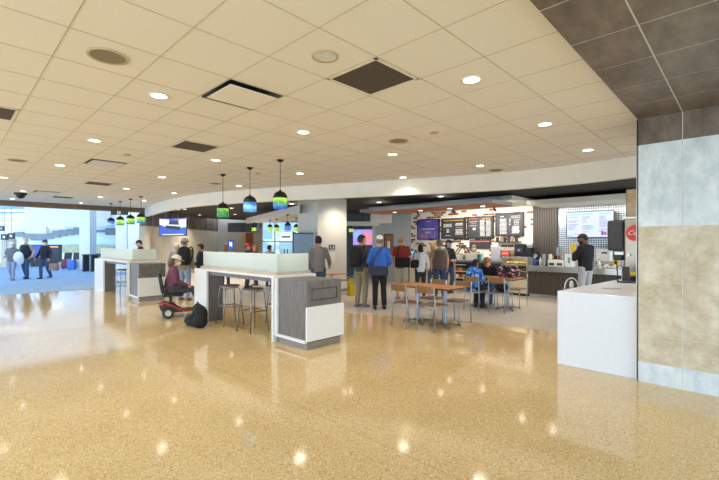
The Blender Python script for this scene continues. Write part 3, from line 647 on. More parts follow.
# ------------------------------------------------------------------ bar islands
def island(label, x0, yc0, ty0, ty1, legy0, cabw=None):
    """x0 face of the cabinet, yc0 near face of the cabinet, ty0..ty1 the long tabletop"""
    t = thing('bar_table', label[0], 'counter', (x0, ty0, 0))
    y1 = ty1-ty0; W_ = .84; zt = 1.065
    MB().box(-.06, W_, 0, y1, 1.03, zt).build('tabletop', WHITE, t, bevel=.004)
    MB().box(.0, W_-.06, .05, y1-.05, .955, 1.03).build('apron', GWOOD, t)
    MB().box(-.06, -.015, legy0-ty0, y1, 0, 1.03).build('side_panel', WHITE, t)
    MB().box(-.06, W_, -.0, .04, 0, 1.03).build('side_panel', WHITE, t)
    MB().box(-.015, .3, legy0-ty0, y1-.06, .0, .955).build('leg_box', GWOOD, t)
    MB().box(.06, W_-.04, .1, y1-.04, zt, zt+.045).build('screen_base', PWOOD, t)
    b = MB()
    b.box(.115, .13, .14, y1-.05, zt+.045, 1.42); s1 = b.build('glass_screen', FROST, t)
    b = MB().box(.115, W_-.07, .125, .14, zt+.045, 1.42); b.build('glass_screen', FROST, t)
    c = thing('waste_cabinet', label[1], 'cabinet', (x0, yc0, 0))
    Wc = .7; L = ty0-yc0-.01
    MB().box(0, Wc, 0, L, .1, 1.025).build('body', GWOOD, c, bevel=.004)
    MB().box(.015, Wc-.01, .012, L, 0, .1).build('plinth', mat('steel_skirting', (150, 146, 140), .35, .6), c)
    MB().box(-.035, 0, -.002, L, .1, .14).box(-.035, 0, L-.06, L, .14, 1.03).build('white_trim', WHITE, c)
    MB().box(-.025, Wc+.03, -.035, 0, .13, .64).build('front_panel', WHITE, c, bevel=.003)
    # recessed three part flap
    fr = MB().box(.09, .60, -.008, 0, .735, .74).box(.09, .60, -.008, 0, .9, .905).box(.09, .095, -.008, 0, .735, .905).box(.595, .6, -.008, 0, .735, .905)
    fr.build('flap_frame', BLACK, c)
    for k in range(3): MB().box(.1+k*.166, .1+k*.166+.158, -.006, 0, .745, .895).build('flap', GWOOD, c, bevel=.002)
    return t, c
island(('long white bar table with frosted glass screen in the middle of the hall', 'grey wood waste cabinet with white front panel nearest the camera'), 3.76, 4.73, 5.53, 8.46, 7.9)
island(('white bar table with frosted screen at the far left by the carpet', 'waste cabinet with pale front at the end of the far left bar table'), 3.7, 11.95, 12.75, 16.3, 15.2)

# bar stools
def bar_stool(label, loc, rz):
    t = thing('bar_stool', label, 'stool', loc, rz, None)
    MB().lathe([(.0, .745), (.16, .745), (.19, .752), (.195, .765), (.185, .775), (.0, .77)], n=24, cap=False).build('seat', mat('grey_seat', (120, 112, 108), .35), t, smooth=True)
    MB().lathe([(.0, .72), (.15, .72), (.15, .745), (.0, .745)], n=20, cap=False).build('seat_plate', STOOLM, t)
    for sx in (-1, 1):
        for sy in (-1, 1):
            MB().tube([(sx*.12, sy*.12, .73), (sx*.145, sy*.145, .7), (sx*.2, sy*.2, 0)], 0.011, 8).build('leg', STOOLM, t, smooth=True)
    q = [( .17, .17, .37), (-.17, .17, .37), (-.17, -.17, .37), (.17, -.17, .37)]
    m = MB()
    for k in range(4): m.tube([q[k], q[(k+1) % 4]], .009, 8)
    m.build('footrest', STOOLM, t, smooth=True); return t
bs = bar_stool('chrome bar stool with dark round seat nearest the waste cabinet', (3.92, 6.5, 0), .1)
dup(bs, (3.92, 7.35, 0), -.1, 'chrome bar stool between the nearer stool and the black bag')
dup(bs, (4.75, 6.85, 0), .3, 'chrome bar stool on the far side of the long white table')
dup(bs, (3.95, 14.2, 0), .2, 'bar stool under the far left white table')

# pendant lamps
SH1 = m_shade('green_blue_glass', [(40, 90, 180), (70, 150, 70), (150, 196, 80)], 0.7)
SH2 = m_shade('blue_glass', [(70, 130, 200), (130, 190, 220), (60, 104, 180)], 0.75)
SH3 = m_shade('green_glass', [(40, 110, 60), (100, 165, 70), (160, 200, 90)], 0.65)
def pendant(label, loc, ztop, zs, m, sc=1.0, group=None):
    t = thing('pendant_lamp', label, 'lamp', (loc[0], loc[1], ztop), 0, group); d = zs-ztop
    MB().lathe([(0, 0), (.065*sc, 0), (.065*sc, -.012), (.02, -.045), (0, -.045)], n=16, cap=False).build('canopy', BRONZE, t, smooth=True)
    MB().cyl((0, 0, -.03), (0, 0, d+.33*sc), .006, n=6).build('cord', BRONZE, t)
    MB().lathe([(.015, .34), (.025, .315), (.06, .305), (.1, .275), (.124, .23), (.13, .19), (.118, .19), (.09, .25), (.0, .29)] if sc == 1 else [(r*sc, z*sc) for r, z in [(.015, .35), (.03, .33), (.1, .27), (.128, .19), (.118, .19), (.0, .3)]], (0, 0, d), n=20, cap=False).build('cap', BRONZE, t, smooth=True)
    MB().lathe([(r*sc, z*sc) for r, z in [(.122, .2), (.126, .15), (.127, .05), (.124, .0), (.114, .0), (.117, .08), (.112, .2)]], (0, 0, d), n=24, cap=False).build('shade', m, t, smooth=True)
    MB().ell((0, 0, d+.14*sc), (.035*sc, .035*sc, .05*sc), 12, 8).build('bulb', emit('pendant_bulb', (255, 240, 200), 12), t, smooth=True)
    return t
pendant('green and blue glass pendant lamp nearest the white column, over the long table', (4.225, 6.08), 3.1, 2.22, SH1)
pendant('blue glass pendant lamp, middle of three over the long table', (4.235, 7.13), 3.1, 2.22, SH2)
pendant('green glass pendant lamp at the far end of the long table', (4.25, 8.27), 3.1, 2.16, SH3)
for i, (y, m, l) in enumerate([(14.05, SH1, 'largest green and blue pendant of the four over the far left table'), (15.1, SH3, 'green pendant second nearest over the far left table'),
                               (16.25, SH3, 'green pendant third nearest over the far left table'), (17.4, SH2, 'blue pendant furthest away over the far left table')]):
    pendant(l, (4.42, y), 3.1, 2.24, m)
for px, y0, D, m, l in [(254, 231, 18.7, SH3, 'small dark green pendant leftmost under the far grey canopy'), (270, 231, 16.6, SH3, 'small green pendant second from left under the far grey canopy'),
                        (276.7, 231.5, 16.0, SH3, 'small green pendant third from left under the far grey canopy'), (287.7, 230.5, 13.4, SH2, 'small blue pendant under the far grey canopy above the drinks fridge'),
                        (296.3, 231.5, 15.4, SH3, 'small green pendant touching the left edge of the column in view'), (351, 232, 15.85, SH3, 'small green pendant beside the television right of the column')]:
    p = pd(px, D); pendant(l, p, 2.55 if px < 340 else 2.28, CZ+(HY-y0)*D/F, m, .85 if px < 340 else .7)
# far grey canopy that carries the small pendants
a = pd(246, 19.5); b = pd(300, 12.6); c = pd(300, 17.0)
struct('trim_16', MB().prism([a, b, c], 2.55, 2.8), PLASTER)

# ------------------------------------------------------------------ mobility scooter, rider, bag
sx, sy = pd(167.5, 8.75); SR = CAMROT-math.radians(62)    # local +Y is the driving direction
sc = thing('mobility_scooter', 'red mobility scooter parked at the end of the long white table', 'scooter', (sx, sy, 0), SR)
def wheel(nm, x, y, r=.115, w=.07):
    m = MB(); m.cyl((x-w/2, y, r), (x+w/2, y, r), r, n=24); o = m.build(nm, BLACK, sc, bevel=.015)
    MB().cyl((x-w/2-.004, y, r), (x+w/2+.004, y, r), r*.55, n=16).build('hub', mat('pale_hub', (196, 196, 190), .4), o)
wheel('wheel', -.24, 0); wheel('wheel', .24, 0); wheel('wheel', -.16, .86, .1); wheel('wheel', .16, .86, .1)
MB().box(-.2, .2, .1, .9, .11, .15).build('footboard', BLACK, sc, bevel=.01)
MB().loft([[(-.21, y, z), (.21, y, z), (.21, y, z+h), (-.21, y, z+h)] for y, z, h in [(-.16, .2, .04), (-.1, .15, .16), (.12, .13, .16), (.24, .12, .05)]]).build('rear_shroud', DGREY, sc, bevel=.02)
for x in (-.215, .215):
    MB().tube([(x, -.18, .26), (x, -.05, .32), (x, .12, .24), (x, .3, .13), (x, .86, .13)], .018, 8).build('side_rail', RED, sc, smooth=True)
MB().cyl((0, .06, .2), (0, .06, .46), .03).build('seat_post', BLACK, sc)
MB().cbox((0, .1, .485), (.44, .42, .07)).build('seat', BLACK, sc, bevel=.03, seg=3)
MB().cbox((0, -.13, .74), (.42, .07, .44), rx=math.radians(10)).build('backrest', BLACK, sc, bevel=.03, seg=3)
for x in (-.26, .26): MB().cbox((x, .1, .66), (.05, .3, .035)).cyl((x, -.08, .5), (x, -.05, .66), .012).build('armrest', BLACK, sc)
MB().tube([(0, .84, .14), (0, .8, .5), (0, .68, .86)], .025, 8).build('steering_column', BLACK, sc, smooth=True)
MB().tube([(-.22, .6, .86), (-.1, .68, .87), (.1, .68, .87), (.22, .6, .86)], .014, 8).build('handlebar', BLACK, sc, smooth=True)
MB().cbox((0, .84, .36), (.3, .06, .4)).build('front_shroud', RED, sc, bevel=.02)
fv = Vector((-math.sin(SR), math.cos(SR)))
person('seated rider in purple jacket and white cap on the mobility scooter', (sx+fv.x*.06, sy+fv.y*.06), SR, 1.62, SKIN, (96, 66, 46), 'bob', cloth('plum_jacket', (112, 66, 84)), 'long', cloth('charcoal_slacks', (72, 72, 74)), shoes=BLACK, cap=cloth('cream_cap', (226, 222, 208)), mask=MASKW, vox=.01, girth=1.25,
       pose=dict(pz=.61, lean=8, hp=6, k=[(-.1, .47, .62), (.1, .47, .62)], a=[(-.1, .66, .26), (.1, .66, .26)], e=[(-.25, .06, 1.15), (.25, .06, 1.15)], w=[(-.16, .34, 1.06), (.16, .34, 1.06)]))
bag = thing('duffel_bag', 'slumped black soft bag on the floor against the end of the long table', 'bag', (3.4, 7.66, 0), -PI/2-.1)
bb = MB()
for c, r in [((-.2, 0, .09), (.24, .17, .11)), ((0, 0, .12), (.28, .17, .14)), ((.1, .02, .22), (.19, .15, .2)), ((-.14, -.02, .08), (.2, .15, .1)), ((.05, .0, .33), (.09, .09, .12)), ((.2, .0, .12), (.13, .14, .14))]: bb.ell(c, r)
bb.build('bag_body', BLKF, bag, vox=.018, smoothit=4)
MB().tube([(-.3, -.1, .05), (-.2, -.17, .1), (-.02, -.19, .16), (.12, -.17, .2), (.16, -.1, .3)], .014, 8, flat=.5).build('strap', BLACK, bag, smooth=True)
MB().tube([(0, 0, .43), (.03, 0, .47), (.08, 0, .47), (.1, 0, .42)], .01, 6).build('handle', BLACK, bag, smooth=True)

# ------------------------------------------------------------------ cafe tables and chairs
def cafe_chair(label, loc, rz):
    """origin below the rear legs' middle, facing +Y"""
    t = thing('cafe_chair', label, 'chair', loc, rz)
    MB().cbox((0, .24, .455), (.39, .4, .022)).build('seat', CWOOD, t, bevel=.01)
    bk_ = MB(); rr = []
    for k in range(7):
        x = -.18+.06*k; y = -.035-.03*(1-(x/.18)**2)
        rr.append([(x, y-.007, .69), (x, y+.007, .69), (x, y+.002, .815), (x, y-.012, .815)])
    bk_.loft(rr).build('backrest', CWOOD, t, bevel=.004)
    for s_ in (-1, 1):
        MB().tube([(s_*.19, -.02, 0), (s_*.19, .01, .44), (s_*.19, -.035, .815)], .0125, 8).build('leg', CHROME, t, smooth=True)
        MB().tube([(s_*.185, .45, 0), (s_*.175, .42, .44)], .0125, 8).build('leg', CHROME, t, smooth=True)
    fr = MB()
    for s_ in (-1, 1): fr.tube([(s_*.185, .01, .435), (s_*.175, .42, .435)], .011, 8)
    fr.tube([(-.175, .42, .435), (.175, .42, .435)], .011, 8); fr.tube([(-.185, .01, .435), (.185, .01, .435)], .011, 8)
    fr.build('seat_frame', CHROME, t, smooth=True); return t
def cafe_table(label, x0, x1, y0, y1, pedestals, z=.755):
    t = thing('cafe_table', label, 'table', ((x0+x1)/2, (y0+y1)/2, 0)); a = (x1-x0)/2; b = (y1-y0)/2
    MB().box(-a, a, -b, b, z-.03, z).build('tabletop', TWOOD, t, bevel=.005)
    MB().box(-a-.004, a+.004, -b-.004, b+.004, z-.028, z-.006).build('edge_band', BLACK, t)
    for py in pedestals:
        q = py-(y0+y1)/2
        MB().box(-.032, .032, q-.032, q+.032, .05, z-.03).build('pedestal', CHROME, t, bevel=.008)
        MB().cbox((0, q, z-.04), (.4, .08, .015)).build('top_plate', BLACK, t)
        m = MB()
        for k in range(4):
            an = PI/4+k*PI/2; m.tube([(0, q, .055), (.16*math.cos(an), q+.16*math.sin(an), .045), (.3*math.cos(an), q+.3*math.sin(an), .028)], .02, 8, flat=.7)
            m.cyl((.29*math.cos(an), q+.29*math.sin(an), 0), (.29*math.cos(an), q+.29*math.sin(an), .02), .018)
        m.build('foot', mat('steel_foot', (120, 126, 134), .35, .7), t, smooth=True)
    return t
cafe_table('honey wood cafe table with two steel pedestals, nearest the camera', 6.38, 7.08, 3.92, 5.18, (4.22, 4.86))
ch = cafe_chair('wooden chair with its back to the camera, left corner of the near table', (6.03, 4.78), -PI/2-.12)
def chair(label, loc, rz): return dup(ch, loc, rz, label)
chair('right one of two wooden chairs with backs to the camera at the near table', (6.08, 4.21), -PI/2)
chair('wooden cafe chair on the far side of the near table, at its right end', (7.38, 4.22), PI/2)
chair('wooden cafe chair on the far side of the near table, at its left end', (7.38, 4.8), PI/2)
cafe_table('cafe table further back where two people sit', 9.15, 9.85, 3.9, 5.15, (4.2, 4.85))
chair('wooden chair at the back table with a black bag on its seat', (8.75, 4.13), -PI/2)
chair('wooden chair in which the child in the blue hoodie sits', (8.70, 4.73), -PI/2)
chair('wooden chair at the right end of the far side of the back table', (10.3, 4.25), PI/2)
chair('wooden chair holding the boy in the black T-shirt', (10.42, 4.95), PI/2)
person('seated child in blue tie-dye hoodie with dark hair, seen from behind', (8.9, 4.8), -PI/2, 1.5, SKIN3, (34, 24, 24), 'bob', TIEDYE, 'long', cloth('navy_trousers', (34, 38, 56)), shoes=BLACK, vox=.011, hood=True,
       pose=dict(pz=.585, lean=10, hp=10, k=[(-.1, .42, .6), (.1, .42, .6)], a=[(-.1, .36, .1), (.1, .36, .1)], e=[(-.26, .1, 1.16), (.26, .1, 1.16)], w=[(-.14, .34, 1.12), (.14, .34, 1.12)]))
person('seated boy in black T-shirt looking down at the back table', (10.18, 4.95), PI/2+.1, 1.66, SKIN, (150, 112, 72), 'curly', cloth('black_tee', (24, 24, 28)), 'short', JEANS, shoes=mat('dark_red_trainer', (110, 34, 40), .6), vox=.011,
       pose=dict(pz=.545, lean=24, hp=24, k=[(-.12, .42, .56), (.12, .42, .56)], a=[(-.12, .4, .09), (.12, .4, .09)], e=[(-.28, .16, 1.14), (.28, .16, 1.14)], w=[(-.06, .36, 1.17), (.1, .36, 1.17)]))
fb = backpack('pink and black patterned backpack lying on the back table', (9.55, 4.3, .84), PI/2, FLORAL, .32, .46, .22, straps=False); fb.rotation_euler = (0, math.radians(-86), PI/2+.25); fb.location = (9.52, 4.42, .88)
hb = thing('hand_bag', 'black bag with red trim on the seat of the near chair at the back table', 'bag', (9.0, 4.13, .467), -PI/2)
MB().ell((0, 0, .11), (.16, .13, .11)).build('bag_body', BLKF, hb, smooth=True); MB().tube([(-.12, -.02, .16), (0, -.03, .215), (.12, -.02, .16)], .015, 8, flat=.5).build('trim', RED, hb, smooth=True)

# small table by the column, wet floor sign, notices
p = pd(331.5, 11.2)
t = thing('side_table', 'small wooden topped table standing in front of the white column', 'table', (p[0], p[1], 0), -.1)
MB().box(-.35, .35, -.3, .3, .735, .76).build('tabletop', TWOOD, t, bevel=.004); MB().box(-.03, .03, -.03, .03, .04, .735).build('pedestal', CHROME, t)
MB().lathe([(0, 0), (.24, 0), (.22, .02), (.05, .05), (0, .05)], n=20, cap=False).build('foot', mat('steel_foot', (120, 126, 134), .35, .7), t, smooth=True)
p = pd(354, 12.6); chair('lone wooden chair tucked beside the white column', p, CAMROT+PI/2)
p = pd(350.8, 12.2)
t = thing('wet_floor_sign', 'yellow folding wet floor sign beside the white column', 'sign', (p[0], p[1], 0), CAMROT+.9)
for s_ in (-1, 1): MB().loft([[(-.11, s_*.07-.006, 0), (.11, s_*.07-.006, 0), (.11, s_*.07+.006, 0), (-.11, s_*.07+.006, 0)], [(-.08, s_*.01-.006, .52), (.08, s_*.01-.006, .52), (.08, s_*.01+.006, .52), (-.08, s_*.01+.006, .52)]]).build('panel', mat('yellow_plastic', (232, 200, 20), .4), t)
# notices on the column: the face looking towards -y
def ontocol(px, py):    # point on column face y = COLY
    r = (px-CX)/F; D = COLY/(r*RY+FY); return (D*(r*RX+FX), COLY, CZ+(HY-py)*D/F)
a = ontocol(329.5, 247.5); t = thing('door_sign', 'small dark sign with white symbols on the white column', 'sign', (a[0]+.1, COLY-.005, a[2]))
MB().box(-.13, .13, -.006, .004, -.09, .09).build('plate', DGREY, t); sy_ = MB()
for x in (-.06, .06): sy_.ell((x, -.008, .045), (.018, .004, .018)); sy_.box(x-.02, x+.02, -.01, -.005, -.03, .02)
sy_.box(-.1, .1, -.01, -.005, -.07, -.055); sy_.build('symbols', WHITEP, t)
a = ontocol(329.5, 257); t = MB().box(-.12, .12, -.003, 0, -.15, .15).build('paper_notice', mat('paper', (236, 236, 230), .7, var=.01)); t.location = (a[0]+.1, COLY-.002, a[2]); tag(t, 'white paper notice below the small dark sign on the column', 'notice')

# ------------------------------------------------------------------ screens, fridge, hanging sign
def tv(label, px0, px1, py0, py1, D, rz, mk, cat='screen'):
    w = (px1-px0)*D/F; h = (py1-py0)*D/F; p = pd((px0+px1)/2, D)
    t = thing('television', label, cat, (p[0], p[1], CZ+(HY-(py0+py1)/2)*D/F), rz)
    MB().cbox((0, .03, 0), (w+.05, .05, h+.05)).build('casing', BLACK, t, bevel=.006)
    mk(t, w, h); return t
def strip(t, nm, poly, y, m):   # polygon in the x-z plane of a screen
    n_ = len(poly); b = MB(); b.add([(x, y, z) for x, z in poly]+[(x, y+.002, z) for x, z in poly], [tuple(range(n_)), tuple(range(2*n_-1, n_-1, -1))]+[(i, (i+1) % n_, (i+1) % n_+n_, i+n_) for i in range(n_)])
    return b.build(nm, m, t)
def car_ad(t, w, h):
    a, b = w/2, h/2
    strip(t, 'picture', [(-a, -b), (a, -b), (a, b), (-a, b)], 0, emit('screen_blue', (40, 80, 190), 1.0))
    strip(t, 'picture_detail', [(-a, b*.95), (-a*.3, b*.9), (-a*.2, b*.5), (a*.35, b*.5), (a*.5, b*.9), (a, b*.9), (a, -.0), (a*.55, -b*.1), (-a*.5, 0), (-a, b*.3)], -.003, emit('screen_white', (214, 228, 245), 1.0))
    strip(t, 'picture_detail', [(-a*.25, b*.7), (a*.4, b*.7), (a*.48, b*.25), (-a*.3, b*.3)], -.005, emit('screen_navy', (20, 34, 90), .9))
    strip(t, 'picture_detail', [(-a*.55, b*.2), (a*.6, b*.05), (a*.5, -b*.35), (-a*.5, -b*.15)], -.006, emit('screen_dark', (10, 12, 26), .8))
    strip(t, 'picture_detail', [(a*.1, b*.95), (a*.4, b*.95), (a*.42, b*.8), (a*.1, b*.82)], -.005, emit('screen_red', (210, 60, 70), 1.0))
    strip(t, 'picture_detail', [(-a*.8, -b*.85), (a*.8, -b*.8), (a*.8, -b*.92), (-a*.8, -b*.95)], -.005, emit('screen_white', (214, 228, 245), 1.0))
tv('television showing a blue and white car picture on the brown tiled wall', 158.5, 187, 218.5, 235.5, 17.5, CAMROT-.12, car_ad)
p = pd(171, 17.6); struct('trim_17', MB().cyl((p[0], p[1], 2.6), (p[0], p[1], 3.05), .03), BLACK)
def pink(t, w, h):
    a, b = w/2, h/2
    strip(t, 'picture', [(-a, -b), (a, -b), (a, b), (-a, b)], 0, emit('screen_lilac', (150, 130, 215), 1.1))
    strip(t, 'picture_detail', [(-a*.2, -b), (a*.6, -b), (a, -b*.3), (a, b*.5), (a*.2, b*.8), (-a*.1, b*.2)], -.003, emit('screen_pink', (215, 130, 150), 1.0))
    strip(t, 'picture_detail', [(-a, b*.4), (-a*.3, b*.9), (-a*.2, b*.4), (-a*.8, -b*.2)], -.003, emit('screen_sky', (120, 170, 235), 1.1))
tv('television with a pink and blue picture right of the white column', 353, 373, 229.5, 245, 18.0, CAMROT, pink)
p = pd(363, 18.1); struct('trim_21', MB().cyl((p[0], p[1], 2.0), (p[0], p[1], 3.05), .03), BLACK)
def portrait(t, w, h):
    strip(t, 'picture', [(-w/2, -h/2), (w/2, -h/2), (w/2, h/2), (-w/2, h/2)], 0, emit('screen_blue', (40, 80, 190), 1.0))
    strip(t, 'picture_detail', [(-w*.3, -h*.1), (w*.3, -h*.2), (w*.3, h*.3), (-w*.3, h*.35)], -.003, emit('screen_white', (214, 228, 245), 1.0))
tv('narrow upright screen on the beige wall beyond the frosted glass', 228.5, 233, 240.5, 249.5, 22, CAMROT+.3, portrait)
p = pd(286, 12.3); t = thing('drinks_fridge', 'lit drinks fridge with white top sign left of the column', 'fridge', (p[0], p[1], 0), CAMROT)
MB().box(-.205, .205, .02, .6, 0, 1.95).build('cabinet', mat('fridge_blue', (88, 124, 158), .4), t, bevel=.01)
MB().box(-.19, .19, -.01, .02, .15, 1.62).build('glass_door', emit('fridge_glow', (150, 200, 225), .9), t, bevel=.004)
MB().box(-.19, .19, -.012, .02, 1.66, 1.93).build('top_sign', emit('fridge_sign', (226, 240, 250), 1.1), t)
MB().box(-.13, .13, -.016, -.012, 1.76, 1.82).build('lettering', mat('soft_blue', (90, 140, 190), .5), t)
sh = MB()
for z in (.5, .85, 1.2, 1.5): sh.box(-.185, .185, -.015, -.009, z, z+.02)
sh.build('shelf', mat('shelf_white', (220, 228, 232), .5), t)
for k in range(12):
    x = -.14+.093*(k % 4); z = .52+.35*(k//4)
    MB().cyl((x, -.02, z), (x, -.02, z+.2), .03, .02, 10).build('bottle', mat('bottle_%d' % (k % 3), [(60, 120, 170), (190, 90, 60), (220, 224, 226)][k % 3], .3), t)
p = pd(303.7, 11.85); t = thing('blue_cooler_case', 'plain blue grey side of a tall cooler case beside the column', 'fridge', (p[0], p[1], 0), CAMROT)
MB().box(-.295, .295, 0, .4, 0, 1.9).build('cabinet', mat('cooler_blue', (128, 156, 182), .45), t, bevel=.01); MB().box(-.295, .295, -.01, 0, 1.86, 1.9).build('top_band', DGREY, t)
# blue grey overhead cupboards, brown door in the lounge
for k, (x0, x1) in enumerate([(228.5, 235.5), (236, 243), (243.5, 258)]):
    D = 25.3; p = pd((x0+x1)/2, D); struct('trim_%d' % (18+k), MB().cbox((p[0], p[1], CZ+15.5*D/F), ((x1-x0)*D/F, .3, 9*D/F), CAMROT), mat('slate_panel', (92, 98, 112), .5))
D = 25.5; p = pd(249.5, D); d1 = struct('door_1', MB().cbox((p[0], p[1], 1.1), (.46, .1, 2.3), CAMROT), mat('brown_door', (150, 84, 46), .5)); MB().cbox((p[0]-.1*FX, p[1]-.1*FY, 1.05), (.04, .06, .14), CAMROT).build('handle', STEEL, d1)
# hanging green exit style sign
p = pd(119.5, 16.45); t = thing('hanging_sign', 'dark green hanging sign with white symbol under the brown beam', 'sign', (p[0], p[1], 2.83), CAMROT)
MB().cbox((0, 0, 0), (.68, .06, .17)).build('plate', mat('sign_green', (40, 66, 60), .5), t, bevel=.004)
MB().cbox((0, -.034, 0), (.14, .008, .13)).build('white_panel', emit('sign_white', (220, 230, 225), .7), t); MB().cbox((0, -.04, -.02), (.03, .006, .07)).ell((0, -.04, .035), (.018, .004, .018)).build('symbol', BLACK, t)
for x in (-.25, .25): MB().cyl((x, 0, .08), (x, 0, .14), .008).build('hanger', BLACK, t)
# cork board and notice on the grey wall
def ong(px, py, yy=10.69):
    r = (px-CX)/F; D = yy/(r*RY+FY); return (D*(r*RX+FX), yy, CZ+(HY-py)*D/F)
a = ong(388.5, 246); t = thing('cork_board', 'brown board hung on the grey wall left of the menu boards', 'board', (max(a[0], 12.35), 10.69, a[2]))
MB().box(-.3, .3, -.02, 0, -.52, .5).build('frame', mat('dark_wood_frame', (92, 66, 48), .5), t); MB().box(-.25, .25, -.026, -.02, -.46, .44).build('board', mat('cork', (150, 106, 74), .8, var=.15), t); MB().box(-.1, .06, -.03, -.026, -.1, .2).build('paper', WHITEP, t)
a = ong(401.5, 239.5); t = MB().box(-.16, .16, -.01, 0, -.13, .13).build('wall_notice', mat('lime_paper', (196, 204, 110), .6)); t.location = a; tag(t, 'small yellow green notice on the grey wall', 'notice')
# ------------------------------------------------------------------ cafe counter line
def yat(px, X0):
    r = (px-CX)/F; D = X0/(r*RX+FX); return D*(r*RY+FY)
def zat(px, py, X0):
    r = (px-CX)/F; D = X0/(r*RX+FX); return CZ+(HY-py)*D/F
XF = 12.1
def counter(label, name, ya, yb, m, top, h=.93, th=.12, ribs=False):
    t = thing(name, label, 'counter', (XF, (ya+yb)/2, 0)); L = abs(yb-ya)/2
    MB().box(.03, .75, -L, L, .1, h-th).build('body', m, t)
    MB().box(.08, .74, -L, L, 0, .1).build('plinth', STEEL, t)
    MB().box(-.06, .8, -L, L, h-th, h).build('worktop', top, t, bevel=.004)
    if ribs:
        r_ = MB(); k = -L+.03
        while k < L-.04: r_.box(.0, .035, k, k+.045, .1, h-th); k += .075
        r_.build('ribbing', m, t)
    return t
yA, yB, yC, yD, yE = yat(409, XF), yat(455, XF), yat(500, XF), yat(528, XF), 0.3
counter('brown ribbed counter with steel worktop below the wall menu screen', 'service_counter', yD-.01, yE, BROWNR, STEEL, .93, .16, True)
t = counter('dark grey register counter with small shelves at its left end', 'register_counter', yB-.01, yC+.01, DGREY, mat('grey_worktop', (120, 120, 118), .4), 1.02, .06)
L = abs(yB-yC)/2
MB().box(-.0, .03, L-.42, L-.04, .12, .9).build('shelf_back', BLACK, t)
for z in (.2, .42, .64, .86): MB().box(-.1, .03, L-.42, L-.04, z, z+.02).build('shelf', mat('shelf_white', (220, 228, 232), .5), t)
for k in range(9):
    z = .22+.22*(k//3); y = L-.36+.12*(k % 3)
    MB().cbox((-.04, y, z+.06), (.06, .09, .1)).build('snack_packet', mat('packet_%d' % (k % 4), [(190, 60, 40), (230, 220, 200), (120, 90, 60), (210, 160, 60)][k % 4], .5), t)
t = counter('pickup counter with dark front behind the standing queue', 'pickup_counter', yA, yB-.0, mat('cream_counter_front', (196, 184, 160), .5), mat('grey_worktop', (120, 120, 118), .4), .98, .06)
# pastry case
t = thing('pastry_case', 'glass fronted pastry display case between register and brown counter', 'display case', (XF, (yC+yD)/2, 0)); L = abs(yC-yD)/2-.02
MB().box(.0, .8, -L, L, .08, .5).build('base', mat('cream_case', (214, 200, 168), .4), t); MB().box(.05, .78, -L, L, 0, .08).build('plinth', BLACK, t)
MB().box(.0, .8, -L, L, 1.12, 1.16).build('top', STEEL, t, bevel=.004)
for y in (-L, L-.03): MB().box(.0, .8, y, y+.03, .5, 1.12).build('side_frame', STEEL, t)
MB().box(.76, .8, -L, L, .5, 1.12).build('back', mat('cream_case', (214, 200, 168), .4), t)
MB().box(.0, .01, -L+.03, L-.03, .5, 1.12).build('glass_front', CLEAR, t)
for z in (.5, .72, .92): MB().box(.08, .76, -L+.03, L-.03, z, z+.015).build('shelf', WHITEP, t)
BRN = mat('baked_crust', (214, 166, 96), .7, var=.15); YEL = mat('yellow_cheese', (226, 206, 110), .6)
for z in (.515, .735, .935):
    for k in range(7):
        y = -L+.12+k*(2*L-.24)/6; o = MB().ell((.28, y, z+.045), (.12, .8*L/7, .045)).build('pastry', BRN if (k+int(z*10)) % 3 else YEL, smooth=True)
        o.location = (XF, (yC+yD)/2, 0); o['group'] = 'pastries in the glass case'; o['label'] = 'baked pastry on a shelf of the glass display case'; o['category'] = 'food'
# rear worktop with machines
t = thing('rear_counter', 'long rear worktop under the menu boards', 'counter', (13.65, 7.4, 0))
MB().box(0, .64, -1.95, 3.2, 0, .9).build('body', DGREY, t); MB().box(-.03, .64, -1.95, 3.2, .9, .94).build('worktop', STEEL, t)
# menu boards
YL = mat('chalk_yellow', (220, 180, 70), .6); CH = mat('chalk_white', (225, 225, 220), .6); OR = mat('chalk_orange', (224, 120, 60), .6); PURP = m_stone('violet_board', (64, 62, 150), (92, 84, 168), (170, 130, 160), 1.4, .4); BOARD = mat('board_black', (60, 58, 63), .4)
def board(label, px0, px1, py0, py1, face, rows_):
    X0 = 14.2; ya = yat(px0, X0); yb = yat(px1, X0); pm = (px0+px1)/2; z1 = zat(pm, py0, X0); z0 = zat(pm, py1, X0)
    t = thing('menu_board', label, 'menu board', (X0, (ya+yb)/2, (z0+z1)/2), -PI/2)     # local +Y into the wall, +X to the right in view
    w = (ya-yb)/2; h = (z1-z0)/2
    f = MB(); f.box(-w, w, 0, .09, -h, -h+.035).box(-w, w, 0, .09, h-.035, h).box(-w, -w+.035, 0, .09, -h, h).box(w-.035, w, 0, .09, -h, h); f.build('frame', BLACK, t)
    MB().box(-w+.03, w-.03, .015, .09, -h+.03, h-.03).build('panel', face, t)
    for m, its in rows_:
        b = MB()
        for u, v, du, dv in its: b.box(u*w*.93, (u+du)*w*.93, .008, .016, v*h*.92-dv*h/2, v*h*.92+dv*h/2)
        b.build('menu_lettering', m, t)
    return t
rnd = random.Random(3)
def lines(u0, u1, v0, v1, n_, dv=.05):
    out = []
    for k in range(n_):
        v = v0+(v1-v0)*k/(n_-1 or 1); u = u0; 
        a = rnd.uniform(0, .06)
        while u+a < u1-.03:
            l = min(rnd.uniform(.04, .14), u1-u-a); out.append((u+a, v, l, dv)); u += l+.03
    return out
board('violet menu board with one line of white script, leftmost', 417.2, 438.8, 219.3, 239.6, PURP, [(CH, lines(-.6, .65, .05, .05, 1, .09)+lines(-.25, .25, -.3, -.3, 1, .08)+lines(-.15, .15, .85, .85, 1, .05))])
